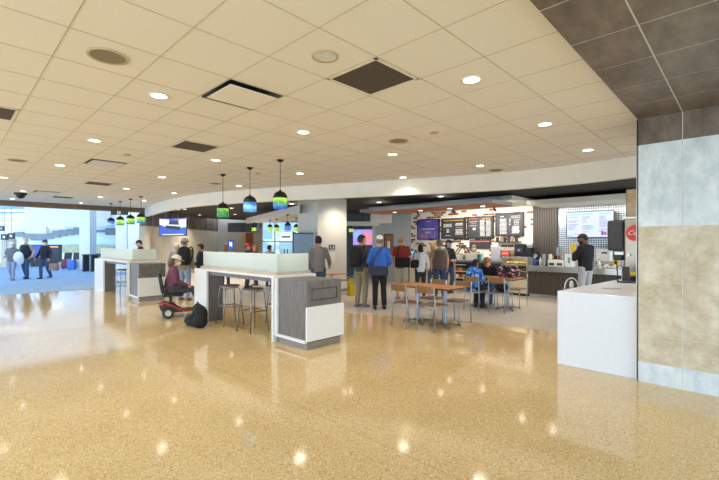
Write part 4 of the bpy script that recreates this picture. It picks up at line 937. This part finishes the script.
board('black menu board with yellow headings across its top, second from left', 441.2, 465, 218.2, 238.7, BOARD, [(YL, lines(-.9, .9, .85, .85, 1, .08)+lines(.2, .85, .08, .08, 1)), (CH, lines(-.9, -.1, .45, .2, 3, .07)+lines(.2, .85, .5, .35, 2, .1)+lines(-.6, -.35, -.1, -.4, 4, .07)+lines(.2, .85, -.15, -.6, 4, .09)+lines(-.75, -.2, -.75, -.75, 1))])
board('black menu board with an orange heading, third from left', 467, 492.8, 216.5, 238.5, BOARD, [(OR, lines(-.95, -.2, .88, .88, 1, .08)+lines(-.8, -.3, .42, .42, 1, .08)), (YL, lines(.15, .85, .88, .88, 1, .07)), (CH, lines(-.85, -.25, .2, .2, 1)+lines(-.6, -.35, -.05, -.2, 3, .08)+lines(.0, .4, .7, -.8, 14, .07)+lines(.5, .9, .7, -.8, 14, .06)+lines(-.9, -.2, .6, .6, 1))])
board('largest black menu board, rightmost, with two columns of white prices', 495.3, 523.2, 212.7, 236, BOARD, [(CH, lines(-.7, -.35, .75, .75, 1, .08)+lines(-.75, -.2, .5, -.85, 12, .07)+lines(.1, .85, .75, .6, 2, .06)+lines(.35, .8, .4, -.0, 4, .05)+lines(-.02, .12, .5, .0, 4, .08)+lines(.25, .75, -.2, -.4, 3, .08)+lines(.2, .8, -.5, -.8, 4, .08))])
X0 = 14.25; ya = yat(469.5, X0); yb = yat(490, X0)
t = thing('notice_board', 'low black board with orange title strip below the third menu board', 'board', (X0, (ya+yb)/2, zat(480, 244.5, X0)), -PI/2)
w = (ya-yb)/2; MB().box(-w, w, 0, .05, -.17, .17).build('panel', BOARD, t); MB().box(-w*.95, w*.95, -.006, 0, .1, .14).build('title_strip', mat('orange_strip', (226, 100, 66), .5), t)
# the wide wall screen
X0 = 13.9; ya = yat(567, X0); yb = yat(613.5, X0); zt = zat(590, 211.8, X0); zb = zat(590, 237, X0)
t = thing('wall_screen', 'wide bright menu screen mounted on the diamond tile wall', 'screen', (X0, (ya+yb)/2, (zt+zb)/2), -PI/2); w = (ya-yb)/2; h = (zt-zb)/2
MB().box(-w-.02, w+.02, 0, .08, -h-.02, h+.02).build('casing', BLACK, t, bevel=.005)
MB().box(-w, w, -.004, 0, -h, h).build('picture', emit('screen_pale', (206, 214, 246), .95), t)
b = MB(); rnd = random.Random(5)
for u0, u1 in ((-.93, -.42), (-.3, .12), (.42, .92)):
    for k in range(13):
        v = .62-.1*k
        if rnd.random() < .75: b.box(u0*w, (u0+(u1-u0)*rnd.uniform(.4, .95))*w, -.007, -.004, v*h-.012, v*h+.008)
b.build('menu_lettering', emit('screen_lilac_line', (150, 160, 226), .9), t)
for u0, u1, v in ((-.93, -.4, .84), (-.3, .15, .84), (.4, .9, .84), (-.15, .2, -.22), (-.98, -.7, -.88)): MB().box(u0*w, u1*w, -.007, -.004, v*h-.03, v*h+.03).build('menu_heading', emit('screen_cyan', (130, 210, 246), 1.0), t)
for k, (u, c) in enumerate([(.5, (90, 60, 160)), (.62, (190, 70, 70)), (.74, (226, 180, 60)), (.84, (170, 60, 90))]): MB().box(u*w, (u+.1)*w, -.008, -.004, -.86*h, (-.55-.05*(k % 2))*h).build('food_picture', emit('screen_food_%d' % k, c, .8), t)
for u in (-.62, -.5): MB().box(u*w, (u+.05)*w, -.008, -.004, -.8*h, -.72*h).build('food_picture', emit('screen_food_1', (190, 70, 70), .8), t)

def item(name, label, cat, px, X_, z, rz=-PI/2, group=None):
    return thing(name, label, cat, (X_, yat(px, X_), z), rz, group)
PAPER = mat('paper', (236, 236, 230), .7, var=.01)
def bottle(label, px, X_, z, m, capm, r=.035, h=.22):
    t = item('bottle', label, 'bottle', px, X_, z)
    MB().lathe([(0, 0), (r, 0), (r, h*.62), (r*.45, h*.78), (r*.4, h*.9), (0, h*.9)], n=14, cap=False).build('bottle_body', m, t, smooth=True)
    MB().cyl((0, 0, h*.88), (0, 0, h), r*.5, n=12).build('cap', capm, t); return t
def cups(label, px, X_, z, m, r=.045, n_=5):
    t = item('cup_stack', label, 'cups', px, X_, z); b = MB()
    for k in range(n_): b.lathe([(0, k*.05), (r*.75, k*.05), (r, k*.05+.09), (r*1.06, k*.05+.095), (r*.9, k*.05+.09), (0, k*.05+.02)], n=16, cap=False)
    b.build('cups', m, t, smooth=True); return t
def boxy(name, label, cat, px, X_, z, w, d, h, m, extra=None):
    t = item(name, label, cat, px, X_, z); MB().box(-w/2, w/2, 0, d, 0, h).build('body', m, t, bevel=.008)
    if extra: extra(t, w, d, h)
    return t
BLU = mat('blue_liquid', (70, 90, 190), .3); CLP = mat('clear_plastic', (206, 214, 218), .25)
T = .93
bottle('sanitiser bottle with blue label at the left end of the brown counter', 534.5, 12.25, T, BLU, WHITEP, .05, .26)
bottle('slim white pump bottle beside the sanitiser bottle', 540.5, 12.25, T, WHITEP, STEEL, .04, .26)
cups('tall stack of clear cups left of the napkin boxes', 544, 12.35, T, CLP, .05, 6)
cups('stack of white paper cups beside the napkin boxes', 550.3, 12.3, T, WHITEP, .05, 6)
bottle('small dark jar on the brown counter by the sanitiser', 537.7, 12.3, T, BLACK, STEEL, .035, .16)
bottle('dark jar in front of the cup stacks', 546.8, 12.2, T, DGREY, BLACK, .035, .14)
def slots(t, w, d, h):
    for k in (-1, 1): MB().box(k*w*.25-.07, k*w*.25+.07, -.006, .0, .03, .1).build('opening', DGREY, t)
boxy('napkin_dispenser', 'wide white napkin box with two openings on the brown counter', 'dispenser', 555.5, 12.15, T, .42, .2, .19, WHITEP, slots)
def blul(t, w, d, h): MB().box(-.03, .03, -.005, 0, h*.3, h*.72).build('label', mat('teal_label', (110, 160, 180), .5), t)
boxy('straw_dispenser', 'upright white dispenser with blue mark left of the man in black', 'dispenser', 569, 12.2, T, .24, .18, .36, WHITEP, blul)
def condt(t, w, d, h):
    for k in range(4): MB().cyl((-w/2+.06+k*.09, .05, h), (-w/2+.06+k*.09, .05, h+.1), .03, n=10).build('jar', mat('jar_%d' % k, [(226, 190, 60), (40, 36, 34), (190, 70, 50), (210, 216, 220)][k], .4), t)
boxy('condiment_tray', 'dark tray of condiment jars behind the napkin box', 'tray', 557.5, 12.5, T, .42, .16, .2, BLACK, condt)
cups('clear tumblers stacked high behind the condiment tray', 558, 12.7, T+.0, CLP, .045, 10)
cups('second tall stack of clear tumblers behind the tray', 561.5, 12.7, T+.0, CLP, .045, 10)
def juice(t, w, d, h):
    MB().box(-w*.48, -w*.1, -.006, 0, h*.6, h*.95).build('yellow_label', mat('yellow_label', (240, 210, 40), .4), t); MB().box(-w*.05, w*.45, -.006, 0, h*.6, h*.95).build('pink_label', mat('pink_label', (206, 150, 190), .4), t)
    MB().box(-w*.4, w*.4, -.06, 0, h*.46, h*.55).build('tap', BLACK, t); MB().box(-w*.1, w*.1, -.008, 0, h*.52, h*.6).build('green_label', mat('green_label', (60, 170, 70), .4), t)
boxy('juice_dispenser', 'juice dispenser with yellow and pink labels in front of the man in black', 'dispenser', 577, 12.55, T, .36, .3, .68, WHITEP, juice)
def roll(t, w, d, h): MB().box(-w*.1, w*.3, -.006, 0, h*.62, h*.75).build('window', DGREY, t)
boxy('towel_dispenser', 'rounded white towel dispenser right of the man in black', 'dispenser', 603, 12.5, T+.17, .34, .25, .34, WHITEP, roll)
boxy('dispenser_stand', 'steel block that carries the white towel dispenser', 'stand', 603, 12.52, T, .2, .2, .17, STEEL)
bottle('white bottle with blue label right of the man in black', 599, 12.2, T, WHITEP, BLU, .04, .24)
t = item('food_tray', 'steel tray heaped with wrapped snacks at the right end of the counter', 'tray', 608.5, 12.2, T)
MB().box(-.32, .32, 0, .3, 0, .05).build('tray', STEEL, t, bevel=.01)
for k in range(9): MB().ell((-.26+.065*k, .1+.05*(k % 3), .07), (.05, .05, .035), 10, 7).build('wrapped_snack', mat('wrap_%d' % (k % 3), [(232, 228, 220), (222, 150, 60), (120, 150, 200)][k % 3], .4), t, smooth=True)
def yl(t, w, d, h): MB().box(-.03, .03, -.004, 0, h*.35, h*.65).build('mark', BLACK, t)
boxy('yellow_card', 'yellow card standing behind the snack tray', 'card', 615.8, 12.55, T, .16, .02, .3, mat('yellow_plastic', (232, 200, 20), .4), yl)
# register things
T2 = 1.02
def scr(t, w, d, h): MB().box(-w*.42, w*.42, -.006, 0, h*.15, h*.9).build('screen', emit('till_screen', (150, 170, 190), .6), t)
boxy('cash_register', 'white till on the register counter behind the child in blue', 'register', 472.5, 12.2, T2, .5, .3, .24, WHITEP)
boxy('tip_box', 'teal box standing beside the white till', 'box', 478.8, 12.2, T2, .1, .1, .22, mat('teal_box', (90, 180, 176), .4))
boxy('payment_terminal', 'white card terminal at the left of the register counter', 'terminal', 458, 12.15, T2, .16, .18, .16, WHITEP)
t = item('wire_rack', 'black hooped wire rack on the left of the register counter', 'rack', 461, 12.52, T2+.02)
MB().tube([(-.34+.68*k/12, 0, .42*math.sin(PI*k/12)) for k in range(13)], .02, 8).tube([(-.34+.68*k/12, .2, .42*math.sin(PI*k/12)) for k in range(13)], .02, 8).box(-.34, .34, -.01, .21, 0, .02).build('rack', BLACK, t)
for k in range(5): MB().ell((-.22+.1*k, .08, .1), (.06, .06, .09), 10, 7).build('snack_bag', mat('snackbag_%d' % (k % 3), [(170, 170, 120), (210, 196, 160), (140, 120, 80)][k % 3], .5), t, smooth=True)
boxy('menu_tablet', 'tablet with glowing screen at the pickup counter left of the woman in white', 'tablet', 413.5, 12.2, .98, .26, .06, .34, BLACK, lambda t, w, d, h: MB().box(-w*.42, w*.42, -.006, 0, h*.1, h*.92).build('screen', emit('tablet_glow', (120, 190, 240), 1.0), t))
# machines on the rear worktop
T3 = .94
def coffee(t, w, d, h):
    MB().box(-w*.36, w*.36, -.08, 0, h*.55, h*.8).build('brew_head', DGREY, t); MB().box(-w*.4, w*.4, -.14, 0, 0, .05).build('drip_tray', STEEL, t)
    MB().lathe([(0, 0), (.05, 0), (.06, .1), (.045, .16), (0, .16)], (0, -.07, .05), n=14, cap=False).build('jug', STEEL, t, smooth=True); MB().box(-.03, .03, -.084, -.08, h*.62, h*.72).build('display', emit('violet_led', (120, 110, 230), 1.2), t)
boxy('coffee_machine', 'large black coffee machine below the rightmost menu board', 'machine', 519.8, 13.7, T3, .38, .4, .62, BLACK, coffee)
l = bpy.data.lights.new('case_lamp', 'AREA'); l.shape = 'RECTANGLE'; l.size = .3; l.size_y = 1.0; l.energy = 2.5; l.color = (1, .9, .7)
o = bpy.data.objects.new('case_lamp', l); COL.objects.link(o); o.location = (XF+.3, (yC+yD)/2, 1.11)
t = boxy('bean_grinder', 'black coffee grinder with clear hopper beside the coffee machine', 'machine', 528, 13.6, T3, .2, .25, .5, BLACK); MB().lathe([(0, .5), (.08, .5), (.12, .72), (0, .72)], (0, .12, 0), n=16, cap=False).build('hopper', CLP, t, smooth=True)
t = item('counter_fan', 'small round black rimmed fan on the counter by the ribbed panel', 'fan', 535.5, 12.7, .93); MB().cyl((0, 0, .28), (0, .05, .28), .14, n=24).build('rim', BLACK, t, bevel=.01); MB().cyl((0, -.005, .28), (0, .0, .28), .06, n=20).build('centre', STEEL, t); MB().cyl((0, .02, 0), (0, .02, .16), .02).build('stem', BLACK, t)
boxy('red_sign', 'red sign with pale band on the rear worktop', 'sign', 505, 13.65, T3+.2, .28, .04, .2, mat('red_sign', (222, 62, 48), .4), lambda t, w, d, h: (MB().box(-w*.4, w*.4, -.004, 0, h*.35, h*.62).build('band', mat('pale_band', (240, 170, 150), .5), t), MB().box(-.02, .02, .0, .03, -.2, 0).build('post', BLACK, t)))
boxy('grey_panel_sign', 'pale grey panel standing between the register and the red sign', 'sign', 495.5, 13.7, T3, .36, .03, .52, mat('pale_grey_panel', (176, 178, 188), .5))
for k, (px, c, l) in enumerate([(501.5, (70, 66, 66), 'dark canister'), (509.5, (96, 110, 130), 'blue grey canister'), (512, (170, 132, 88), 'tan canister'), (514.5, (140, 120, 60), 'olive canister')]):
    t = item('canister', l+' on the rear worktop right of the red sign' if k else 'dark canister on the rear worktop left of the red sign', 'canister', px, 13.8, T3)
    MB().lathe([(0, 0), (.042, 0), (.042, .3), (.03, .36), (0, .36)], n=16, cap=False).build('canister_body', mat('canister_%d' % k, c, .4), t, smooth=True); MB().cyl((0, 0, .36), (0, 0, .4), .03).build('lid', BLACK, t)
t = item('wall_shelf', 'short dark shelf of jars on the brick wall above the red sign', 'shelf', 507, 14.1, 1.62); MB().box(-.45, .45, -.16, .16, 0, .03).build('board', BLACK, t)
for k in range(6): MB().cyl((-.36+.14*k, 0, .03), (-.36+.14*k, 0, .03+.16+.05*(k % 2)), .05, n=12).build('jar', mat('shelfjar_%d' % (k % 3), [(50, 48, 52), (176, 140, 100), (34, 32, 34)][k % 3], .4), t)
# staff member behind the till
person('cafe worker in grey apron with yellow strap and tan cap behind the till', (13.2, yat(474, 13.2)), PI/2+.3, 1.52, SKIN, (90, 70, 52), 'bob', cloth('slate_top', (86, 88, 98)), 'long', DARKT, mask=MASKW, cap=cloth('tan_cap', (150, 134, 98)), vox=.014, vest=cloth('mustard_apron', (190, 166, 84)),
       pose=dict(e=[(-.26, .06, 1.13), (.26, .06, 1.13)], w=[(-.16, .26, 1.05), (.16, .26, 1.05)]))
# blue cart with hoop in front of the counter
p = at(571.5, 304.5, 0)
t = thing('blue_caddy', 'blue bin with pale hoop handle standing left of the man in black', 'bin', (p[0], p[1], 0), CAMROT)
bb = MB().loft([[(-.15, -.13, 0), (.15, -.13, 0), (.15, .13, 0), (-.15, .13, 0)], [(-.19, -.16, .42), (.19, -.16, .42), (.19, .16, .42), (-.19, .16, .42)]]); bb.build('bin_body', mat('blue_bin', (46, 56, 130), .4), t, bevel=.02)
MB().tube([(-.18+.0, 0, .38)]+[(-.18*math.cos(PI*k/10), 0, .42+.27*math.sin(PI*k/10)) for k in range(11)]+[(.18, 0, .38)], .016, 8).build('hoop', WHITEP, t, smooth=True)
MB().ell((0, 0, .5), (.06, .05, .12)).build('paper_roll', WHITEP, t, smooth=True)

# ------------------------------------------------------------------ white counter at the right and the tea dispenser
t = thing('white_counter', 'plain white block counter against the stone tiled pier', 'counter', (5.66, .96, 0))
MB().prism([(0, -.01), (0, .87), (3.5, .62), (3.5, 0)], 0, .965).build('block', mat('white_block', (228, 232, 238), .3, var=.01), t, bevel=.006)
MB().cyl((.75, .45, .965), (.75, .45, .972), .07, n=24).cyl((.86, .36, .965), (.86, .36, .97), .05, n=24).build('grommet', STEEL, t)
mx, my = 7.95, 1.02; Z0 = .966
t = thing('tea_dispenser', 'tall steel drinks dispenser with red round badge on the white counter', 'dispenser', (mx, my, Z0))
WS = mat('satin_steel', (176, 166, 152), .36, .75, var=.02)
MB().box(0, .6, 0, .5, .06, 1.05).build('lower_tank', WS, t, bevel=.04, seg=4)
MB().box(.03, .58, .02, .48, 1.06, 1.54).build('upper_tank', mat('bronze_steel', (150, 130, 104), .4, .7), t, bevel=.03, seg=4)
MB().box(-.01, .6, -.01, .51, 1.04, 1.07).build('collar', STEEL, t); MB().box(-.02, .62, -.02, .5, 0, .06).build('base', BLACK, t, bevel=.01)
MB().box(-.02, .34, .5, .74, .5, 1.02).build('side_housing', DGREY, t, bevel=.04, seg=4)
MB().cbox((.05, .56, .46), (.16, .14, .06)).build('spout', STEEL, t, bevel=.01); MB().cbox((.05, .58, .4), (.14, .14, .12)).build('nozzle', BLACK, t, bevel=.02)
bd = MB().cyl((-.015, .33, .8), (.0, .33, .8), .135, n=32).build('badge', mat('badge_red', (206, 40, 34), .4), t)
text_mesh('Coca', .105, WHITEP, 'badge_lettering', bd, (-.018, .33, .8), (PI/2, math.radians(0), -PI/2), .35)
MB().box(-.004, .0, .33, .4, .1, .16).build('yellow_label', mat('yellow_plastic', (232, 200, 20), .4), t)
MB().cyl((-.05, .42, .44), (.01, .42, .44), .02).build('tap', STEEL, t)
t = thing('sign_holder', 'slanted dark sign holder in front of the tea dispenser', 'holder', (7.62, 1.42, Z0), -PI/2+.3)
MB().box(-.12, .12, -.1, .12, 0, .012).build('foot', BLACK, t); MB().cbox((0, .02, .14), (.1, .012, .24), rx=math.radians(-24)).build('sheet', DGREY, t); MB().tube([(-.12, -.09, .01), (-.12, .1, .3)], .009, 6).build('side_rail', BLACK, t); MB().cbox((0, .1, .1), (.1, .08, .18)).build('block', mat('pale_grey_panel', (176, 178, 188), .5), t)

# ------------------------------------------------------------------ ceiling fixtures
def fix(px, py, z=3.1): x, y = at(px, py, z); return x, y
LENS = emit('lamp_lens', (255, 248, 232), 9); TRIM = mat('lamp_trim', (240, 236, 226), .5)
def downlight(x, y, z, label, group, lamp=True, k=1.0):
    t = thing('downlight', label, 'ceiling light', (x, y, z), 0, group)
    MB().lathe([(.073, -.003), (.1, -.003), (.097, -.012), (.073, -.008)], n=28, cap=False).build('trim_ring', TRIM, t, smooth=True)
    MB().lathe([(0, -.004), (.074, -.004), (.074, -.001), (0, -.001)], n=28, cap=False).build('lens', LENS, t)
    if lamp:
        l = bpy.data.lights.new('downlight_lamp', 'SPOT'); l.energy = LAMP_W*k; l.color = WARM; l.spot_size = math.radians(140); l.spot_blend = .9; l.shadow_soft_size = .13
        o = bpy.data.objects.new('downlight_lamp', l); COL.objects.link(o); o.location = (0, 0, -.03); o.parent = t
DL = [(159, 95.5, 'downlight left of the open ceiling panel, the largest at upper left'), (471.5, 79.5, 'downlight right of the large dark vent'), (303.4, 132, 'downlight between the open panel and the dark vent row'),
      (545, 124, 'downlight near the brown tiled soffit, upper right'), (94.5, 140.3, 'downlight above the pale square diffuser at left'), (60, 165.2, 'downlight beside the round dark speaker at far left')]
for px, py, l in DL: downlight(*fix(px, py), 3.1, l, 'recessed downlights in the cream ceiling')
for px, py in [(4, 177.5), (23.2, 191), (12.5, 198.8), (81, 203), (100.5, 197), (126.3, 188.5), (162, 177), (144, 200.5), (174.2, 193), (215.6, 160), (239, 185.8), (300, 173.4), (392.6, 154.3), (403, 177.3), (480, 165.6), (588, 149.8)]:
    downlight(*fix(px, py), 3.1, 'round recessed downlight in the far part of the cream tiled ceiling', 'far downlights in the cream ceiling')
for x, y in [(-1.5, 2.2), (-1.2, 5.2), (-1.0, 8.6), (-1.0, 12.2), (-1, 15.6)]:
    downlight(x, y, 3.1, 'round recessed downlight in the far part of the cream tiled ceiling', 'far downlights in the cream ceiling')
for px, py in [(440.7, 196.3), (522, 188.2), (379, 202.2), (632.5, 176.8), (292, 203.7), (178, 209.5)]:
    downlight(*fix(px, py, 3.05), 3.05, 'extra downlight added in the dark tiled ceiling to brighten the lounge', 'downlights in the dark ceiling', k=1.6)
for x, y in [(10.5, 3.5), (8.9, 9.0), (7.6, 12.5), (11.4, 12.0)]:
    downlight(x, y, 3.05, 'extra downlight added in the dark tiled ceiling to brighten the lounge', 'downlights in the dark ceiling', k=1.6)
for x, y in [(7.2, 17.4), (8.3, 15.4), (10.2, 18.6), (12.0, 16.4), (13.5, 19.0), (9.2, 20.4), (7.4, 14.4)]:  # extra lamps, added to brighten the dim lounge and its wall
    downlight(x, y, 3.05, 'extra downlight added in the dark tiled ceiling to brighten the lounge', 'downlights in the dark ceiling', k=4.5)
downlight(COLX+.62, COLY-.55, 3.05, 'downlight washing the front of the white column', None, k=.95)
for y in (5.6, 6.7, 7.8, 8.9): 
    downlight(10.95, y, 2.675, 'small downlight set in the orange timber canopy', 'downlights in the orange canopy', k=.8)
# track heads under the canopy
for y in (5.5, 6.9, 8.3):
    t = thing('track_spotlight', 'small black spotlight at the back edge of the orange canopy', 'spotlight', (11.52, y, 2.675), 0, 'black spotlights aimed at the menu boards')
    MB().cyl((0, 0, 0), (0, 0, -.05), .012).build('stem', BLACK, t); MB().cyl((-.05, 0, -.03), (.06, 0, -.1), .03).build('head', BLACK, t)
    l = bpy.data.lights.new('spot_lamp', 'SPOT'); l.energy = 60; l.color = (1, .95, .88); l.spot_size = math.radians(110); l.spot_blend = .8; l.shadow_soft_size = .05
    o = bpy.data.objects.new('spot_lamp', l); COL.objects.link(o); o.location = (.09, 0, -.12); o.rotation_euler = (0, math.radians(-78), 0); o.parent = t
SPK = mat('speaker_grille', (138, 124, 104), .8, var=.1, scale=200); FRO = mat('frosted_lens', (214, 216, 214), .4)
def disc(px, py, label, m, r=.13, cat='speaker', name='ceiling_speaker'):
    x, y = fix(px, py); t = thing(name, label, cat, (x, y, 3.1))
    MB().lathe([(r, 0), (r*1.18, -.002), (r*1.16, -.012), (r, -.008)], n=32, cap=False).build('rim', mat('speaker_rim', (196, 180, 152), .6), t, smooth=True)
    MB().lathe([(0, -.006), (r, -.006), (r, -.001), (0, -.001)], n=32, cap=False).build('grille', m, t)
disc(108, 56, 'large round speaker grille in the ceiling at upper left', SPK, .125)
disc(325, 56, 'round frosted ceiling lens left of the dark vent', FRO, .09, 'ceiling light', 'ceiling_lens')
disc(398.5, 140.6, 'round speaker grille in the ceiling above the queue', SPK, .125)
disc(17.5, 160.2, 'round speaker grille at far left of the ceiling', SPK, .125)
disc(215.6, 183.4, 'distant round speaker grille between the first two pendants', SPK, .125)
disc(495.6, 170, 'round speaker grille near the bulkhead above the menu boards', SPK, .125)
for px, py, l in [(127.5, 154.5, 'small round sensor left of the brown return vent'), (434, 132.3, 'small round sensor above the queue'), (474, 82+.0, None), (258, 173, 'small round sensor between the pendants')]:
    if l: disc(px, py, l, mat('sensor_beige', (190, 172, 142), .6), .05, 'sensor', 'ceiling_sensor')
def snap(px, py):
    x, y = at(px, py, 3.1); kx = math.floor(x/.605); ky = math.floor((y-1.533)/.622); return (kx+.5)*.605, 1.533+(ky+.5)*.622
def vent(px, py, label, kind):
    x, y = snap(px, py); t = thing('ceiling_vent', label, 'vent', (x, y, 3.1)); a, b = .29, .298
    fm = mat('vent_frame', (226, 218, 200), .5)
    if kind == 'dark':
        f = MB(); f.box(-a, a, -b, -b+.025, -.008, -.001).box(-a, a, b-.025, b, -.008, -.001).box(-a, -a+.025, -b, b, -.008, -.001).box(a-.025, a, -b, b, -.008, -.001); f.build('frame', fm, t)
        MB().box(-a+.025, a-.025, -b+.025, b-.025, -.004, -.001).build('grille', mat('vent_dark', (78, 70, 62), .8, var=.12, scale=120), t)
    elif kind == 'plate':
        MB().box(-a, a, -b, b, -.002, -.001).build('recess', mat('vent_recess', (60, 52, 44), .8), t)
        MB().box(-a+.035, a-.035, -b+.035, b-.035, -.022, -.012).build('plate', mat('vent_plate', (216, 216, 214), .5), t, bevel=.004)
    else:
        MB().box(-a, a, -b, b, -.003, -.001).build('recess', BLACK, t)
        MB().box(-a, a-.07, -b, b-.12, -.05, -.044).build('hanging_panel', CEIL, t)
        MB().box(-a, a, b-.02, b, -.02, -.003).build('duct_edge', STEEL, t)
vent(377, 76, 'largest dark square vent in the ceiling above the column', 'dark'); vent(246, 93, 'ceiling panel hanging open with a dark gap behind', 'open')
vent(196, 146.5, 'dark brown return vent above the blue pendants', 'dark'); vent(4, 112, 'dark vent cut by the left edge of the picture', 'dark')
vent(107, 165, 'pale square diffuser at left of the ceiling', 'plate'); vent(106, 183, 'dark vent just beyond the pale diffuser', 'dark'); vent(51, 192.3, 'farther pale diffuser at far left', 'plate'); vent(67, 198, 'farthest dark vent at far left', 'dark')
x, y = fix(20.5, 193); t = thing('security_camera', 'black dome camera on the ceiling at far left', 'camera', (x, y, 3.1)); MB().cyl((0, 0, 0), (0, 0, -.05), .16, n=24).build('mount', BRONZE, t); MB().ell((0, 0, -.05), (.12, .12, .12), 20, 12).build('dome', BLACK, t, smooth=True)

# ------------------------------------------------------------------ concourse things
def kiosk(px, w, label, m1, D=27.2):
    p = pd(px, D); t = thing('display_kiosk', label, 'kiosk', (p[0], p[1], 0), CAMROT)
    MB().box(-w/2, w/2, 0, .25, 0, 1.5).build('cabinet', DGREY, t, bevel=.01)
    strip(t, 'screen', [(-w*.46, .62), (w*.46, .62), (w*.46, 1.44), (-w*.46, 1.44)], -.006, m1); return t
kiosk(36, .78, 'kiosk with a glowing blue screen behind the walkers', emit('screen_blue', (40, 80, 190), 1.0))
kiosk(44.5, .4, 'narrow dark kiosk between the two screens', mat('kiosk_dark', (60, 66, 84), .4), 28.2)
t = kiosk(54, .74, 'dark kiosk with an orange lit heading right of the walkers', mat('kiosk_navy', (36, 44, 66), .4))
strip(t, 'heading', [(-.3, 1.3), (.3, 1.3), (.3, 1.38), (-.3, 1.38)], -.012, emit('orange_lit', (240, 160, 80), 1.3))
def suitcase(px, D, m, label, h=.62):
    p = pd(px, D); t = thing('suitcase', label, 'suitcase', (p[0], p[1], 0), CAMROT)
    MB().box(-.22, .22, -.12, .12, .05, h).build('shell', m, t, bevel=.04, seg=3); MB().tube([(-.09, .08, h-.02), (-.09, .08, h+.3), (.09, .08, h+.3), (.09, .08, h-.02)], .012, 6).build('handle', BLACK, t)
    for x in (-.17, .17): MB().cyl((x-.02, 0, .03), (x+.02, 0, .03), .03).build('wheel', BLACK, t)
suitcase(66, 24.5, mat('dark_red_case', (120, 36, 56), .5), 'dark red suitcase at the waiting seats'); suitcase(71.8, 24.0, mat('bright_blue_case', (60, 120, 210), .5), 'bright blue suitcase beside the dark red one')
def seatrow(px, D, n_, label):
    p = pd(px, D); t = thing('seat_row', label, 'bench', (p[0], p[1], 0), CAMROT)
    MB().box(-n_*.3, n_*.3, -.03, .03, .34, .4).build('beam', STEEL, t)
    for k in range(n_):
        x = (k-(n_-1)/2)*.6; MB().cbox((x, 0, .43), (.5, .46, .05)).build('seat', BLACK, t, bevel=.015); MB().cbox((x, .24, .72), (.5, .05, .5), rx=math.radians(-10)).build('backrest', BLACK, t, bevel=.015)
    for x in (-n_*.26, n_*.26): MB().box(x-.03, x+.03, -.25, .25, 0, .35).build('leg', STEEL, t)
seatrow(70, 26.5, 2, 'dark waiting seats behind the two suitcases'); seatrow(107, 24.5, 3, 'dark waiting seats between the two white pillars')
p = pd(94, 22.6); t = thing('charging_table', 'dark high table in front of the broad white pillar', 'table', (p[0], p[1], 0), CAMROT)
MB().box(-.5, .5, -.3, .3, .92, .97).build('tabletop', BLACK, t)
for x in (-.45, 0, .45): MB().box(x-.03, x+.03, -.25, .25, 0, .92).build('leg', DGREY, t)
for px, py, D, w, h, l, m in [(2, 228.5, 27, .32, .34, 'dark hanging sign highest at the left edge', DGREY), (4.5, 237, 26, .44, .38, 'dark sign with pale mark over the first beige pillar', DGREY), (11.5, 236, 26, .42, .38, 'dark sign with white mark over the second beige pillar', DGREY)]:
    p = pd(px, D); t = thing('hanging_sign', l, 'sign', (p[0], p[1], CZ+(HY-py)*D/F), CAMROT); MB().cbox((0, 0, 0), (w, .08, h)).build('plate', m, t); MB().cbox((0, -.045, 0), (w*.35, .01, h*.4)).build('mark', WHITEP, t)
    MB().cyl((0, 0, h/2), (0, 0, 3.9-(CZ+(HY-py)*D/F)), .015, n=6).build('hanger', DGREY, t)
for px in (5.5, 12): p = pd(px, 26.6); struct('wall_pillar', MB().cbox((p[0], p[1], .95), (.38, .3, 1.9), CAMROT), BEIGEW)
for px, py, D, w, l in [(10, 211, 24, 2.2, 'long lit strip fitting at upper left of the concourse'), (8, 222.5, 29, 1.9, 'second lit strip fitting lower at the left of the concourse'), (56, 227.2, 27, .9, 'short lit strip below the white bulkhead')]:
    p = pd(px, D); t = thing('strip_light', l, 'light', (p[0], p[1], CZ+(HY-py)*D/F), CAMROT); MB().cbox((0, 0, .06), (w, .25, .08)).build('housing', WHITEP, t); MB().cbox((0, 0, 0), (w*.96, .2, .04)).build('tube', emit('strip_glow', (255, 246, 216), 3), t)
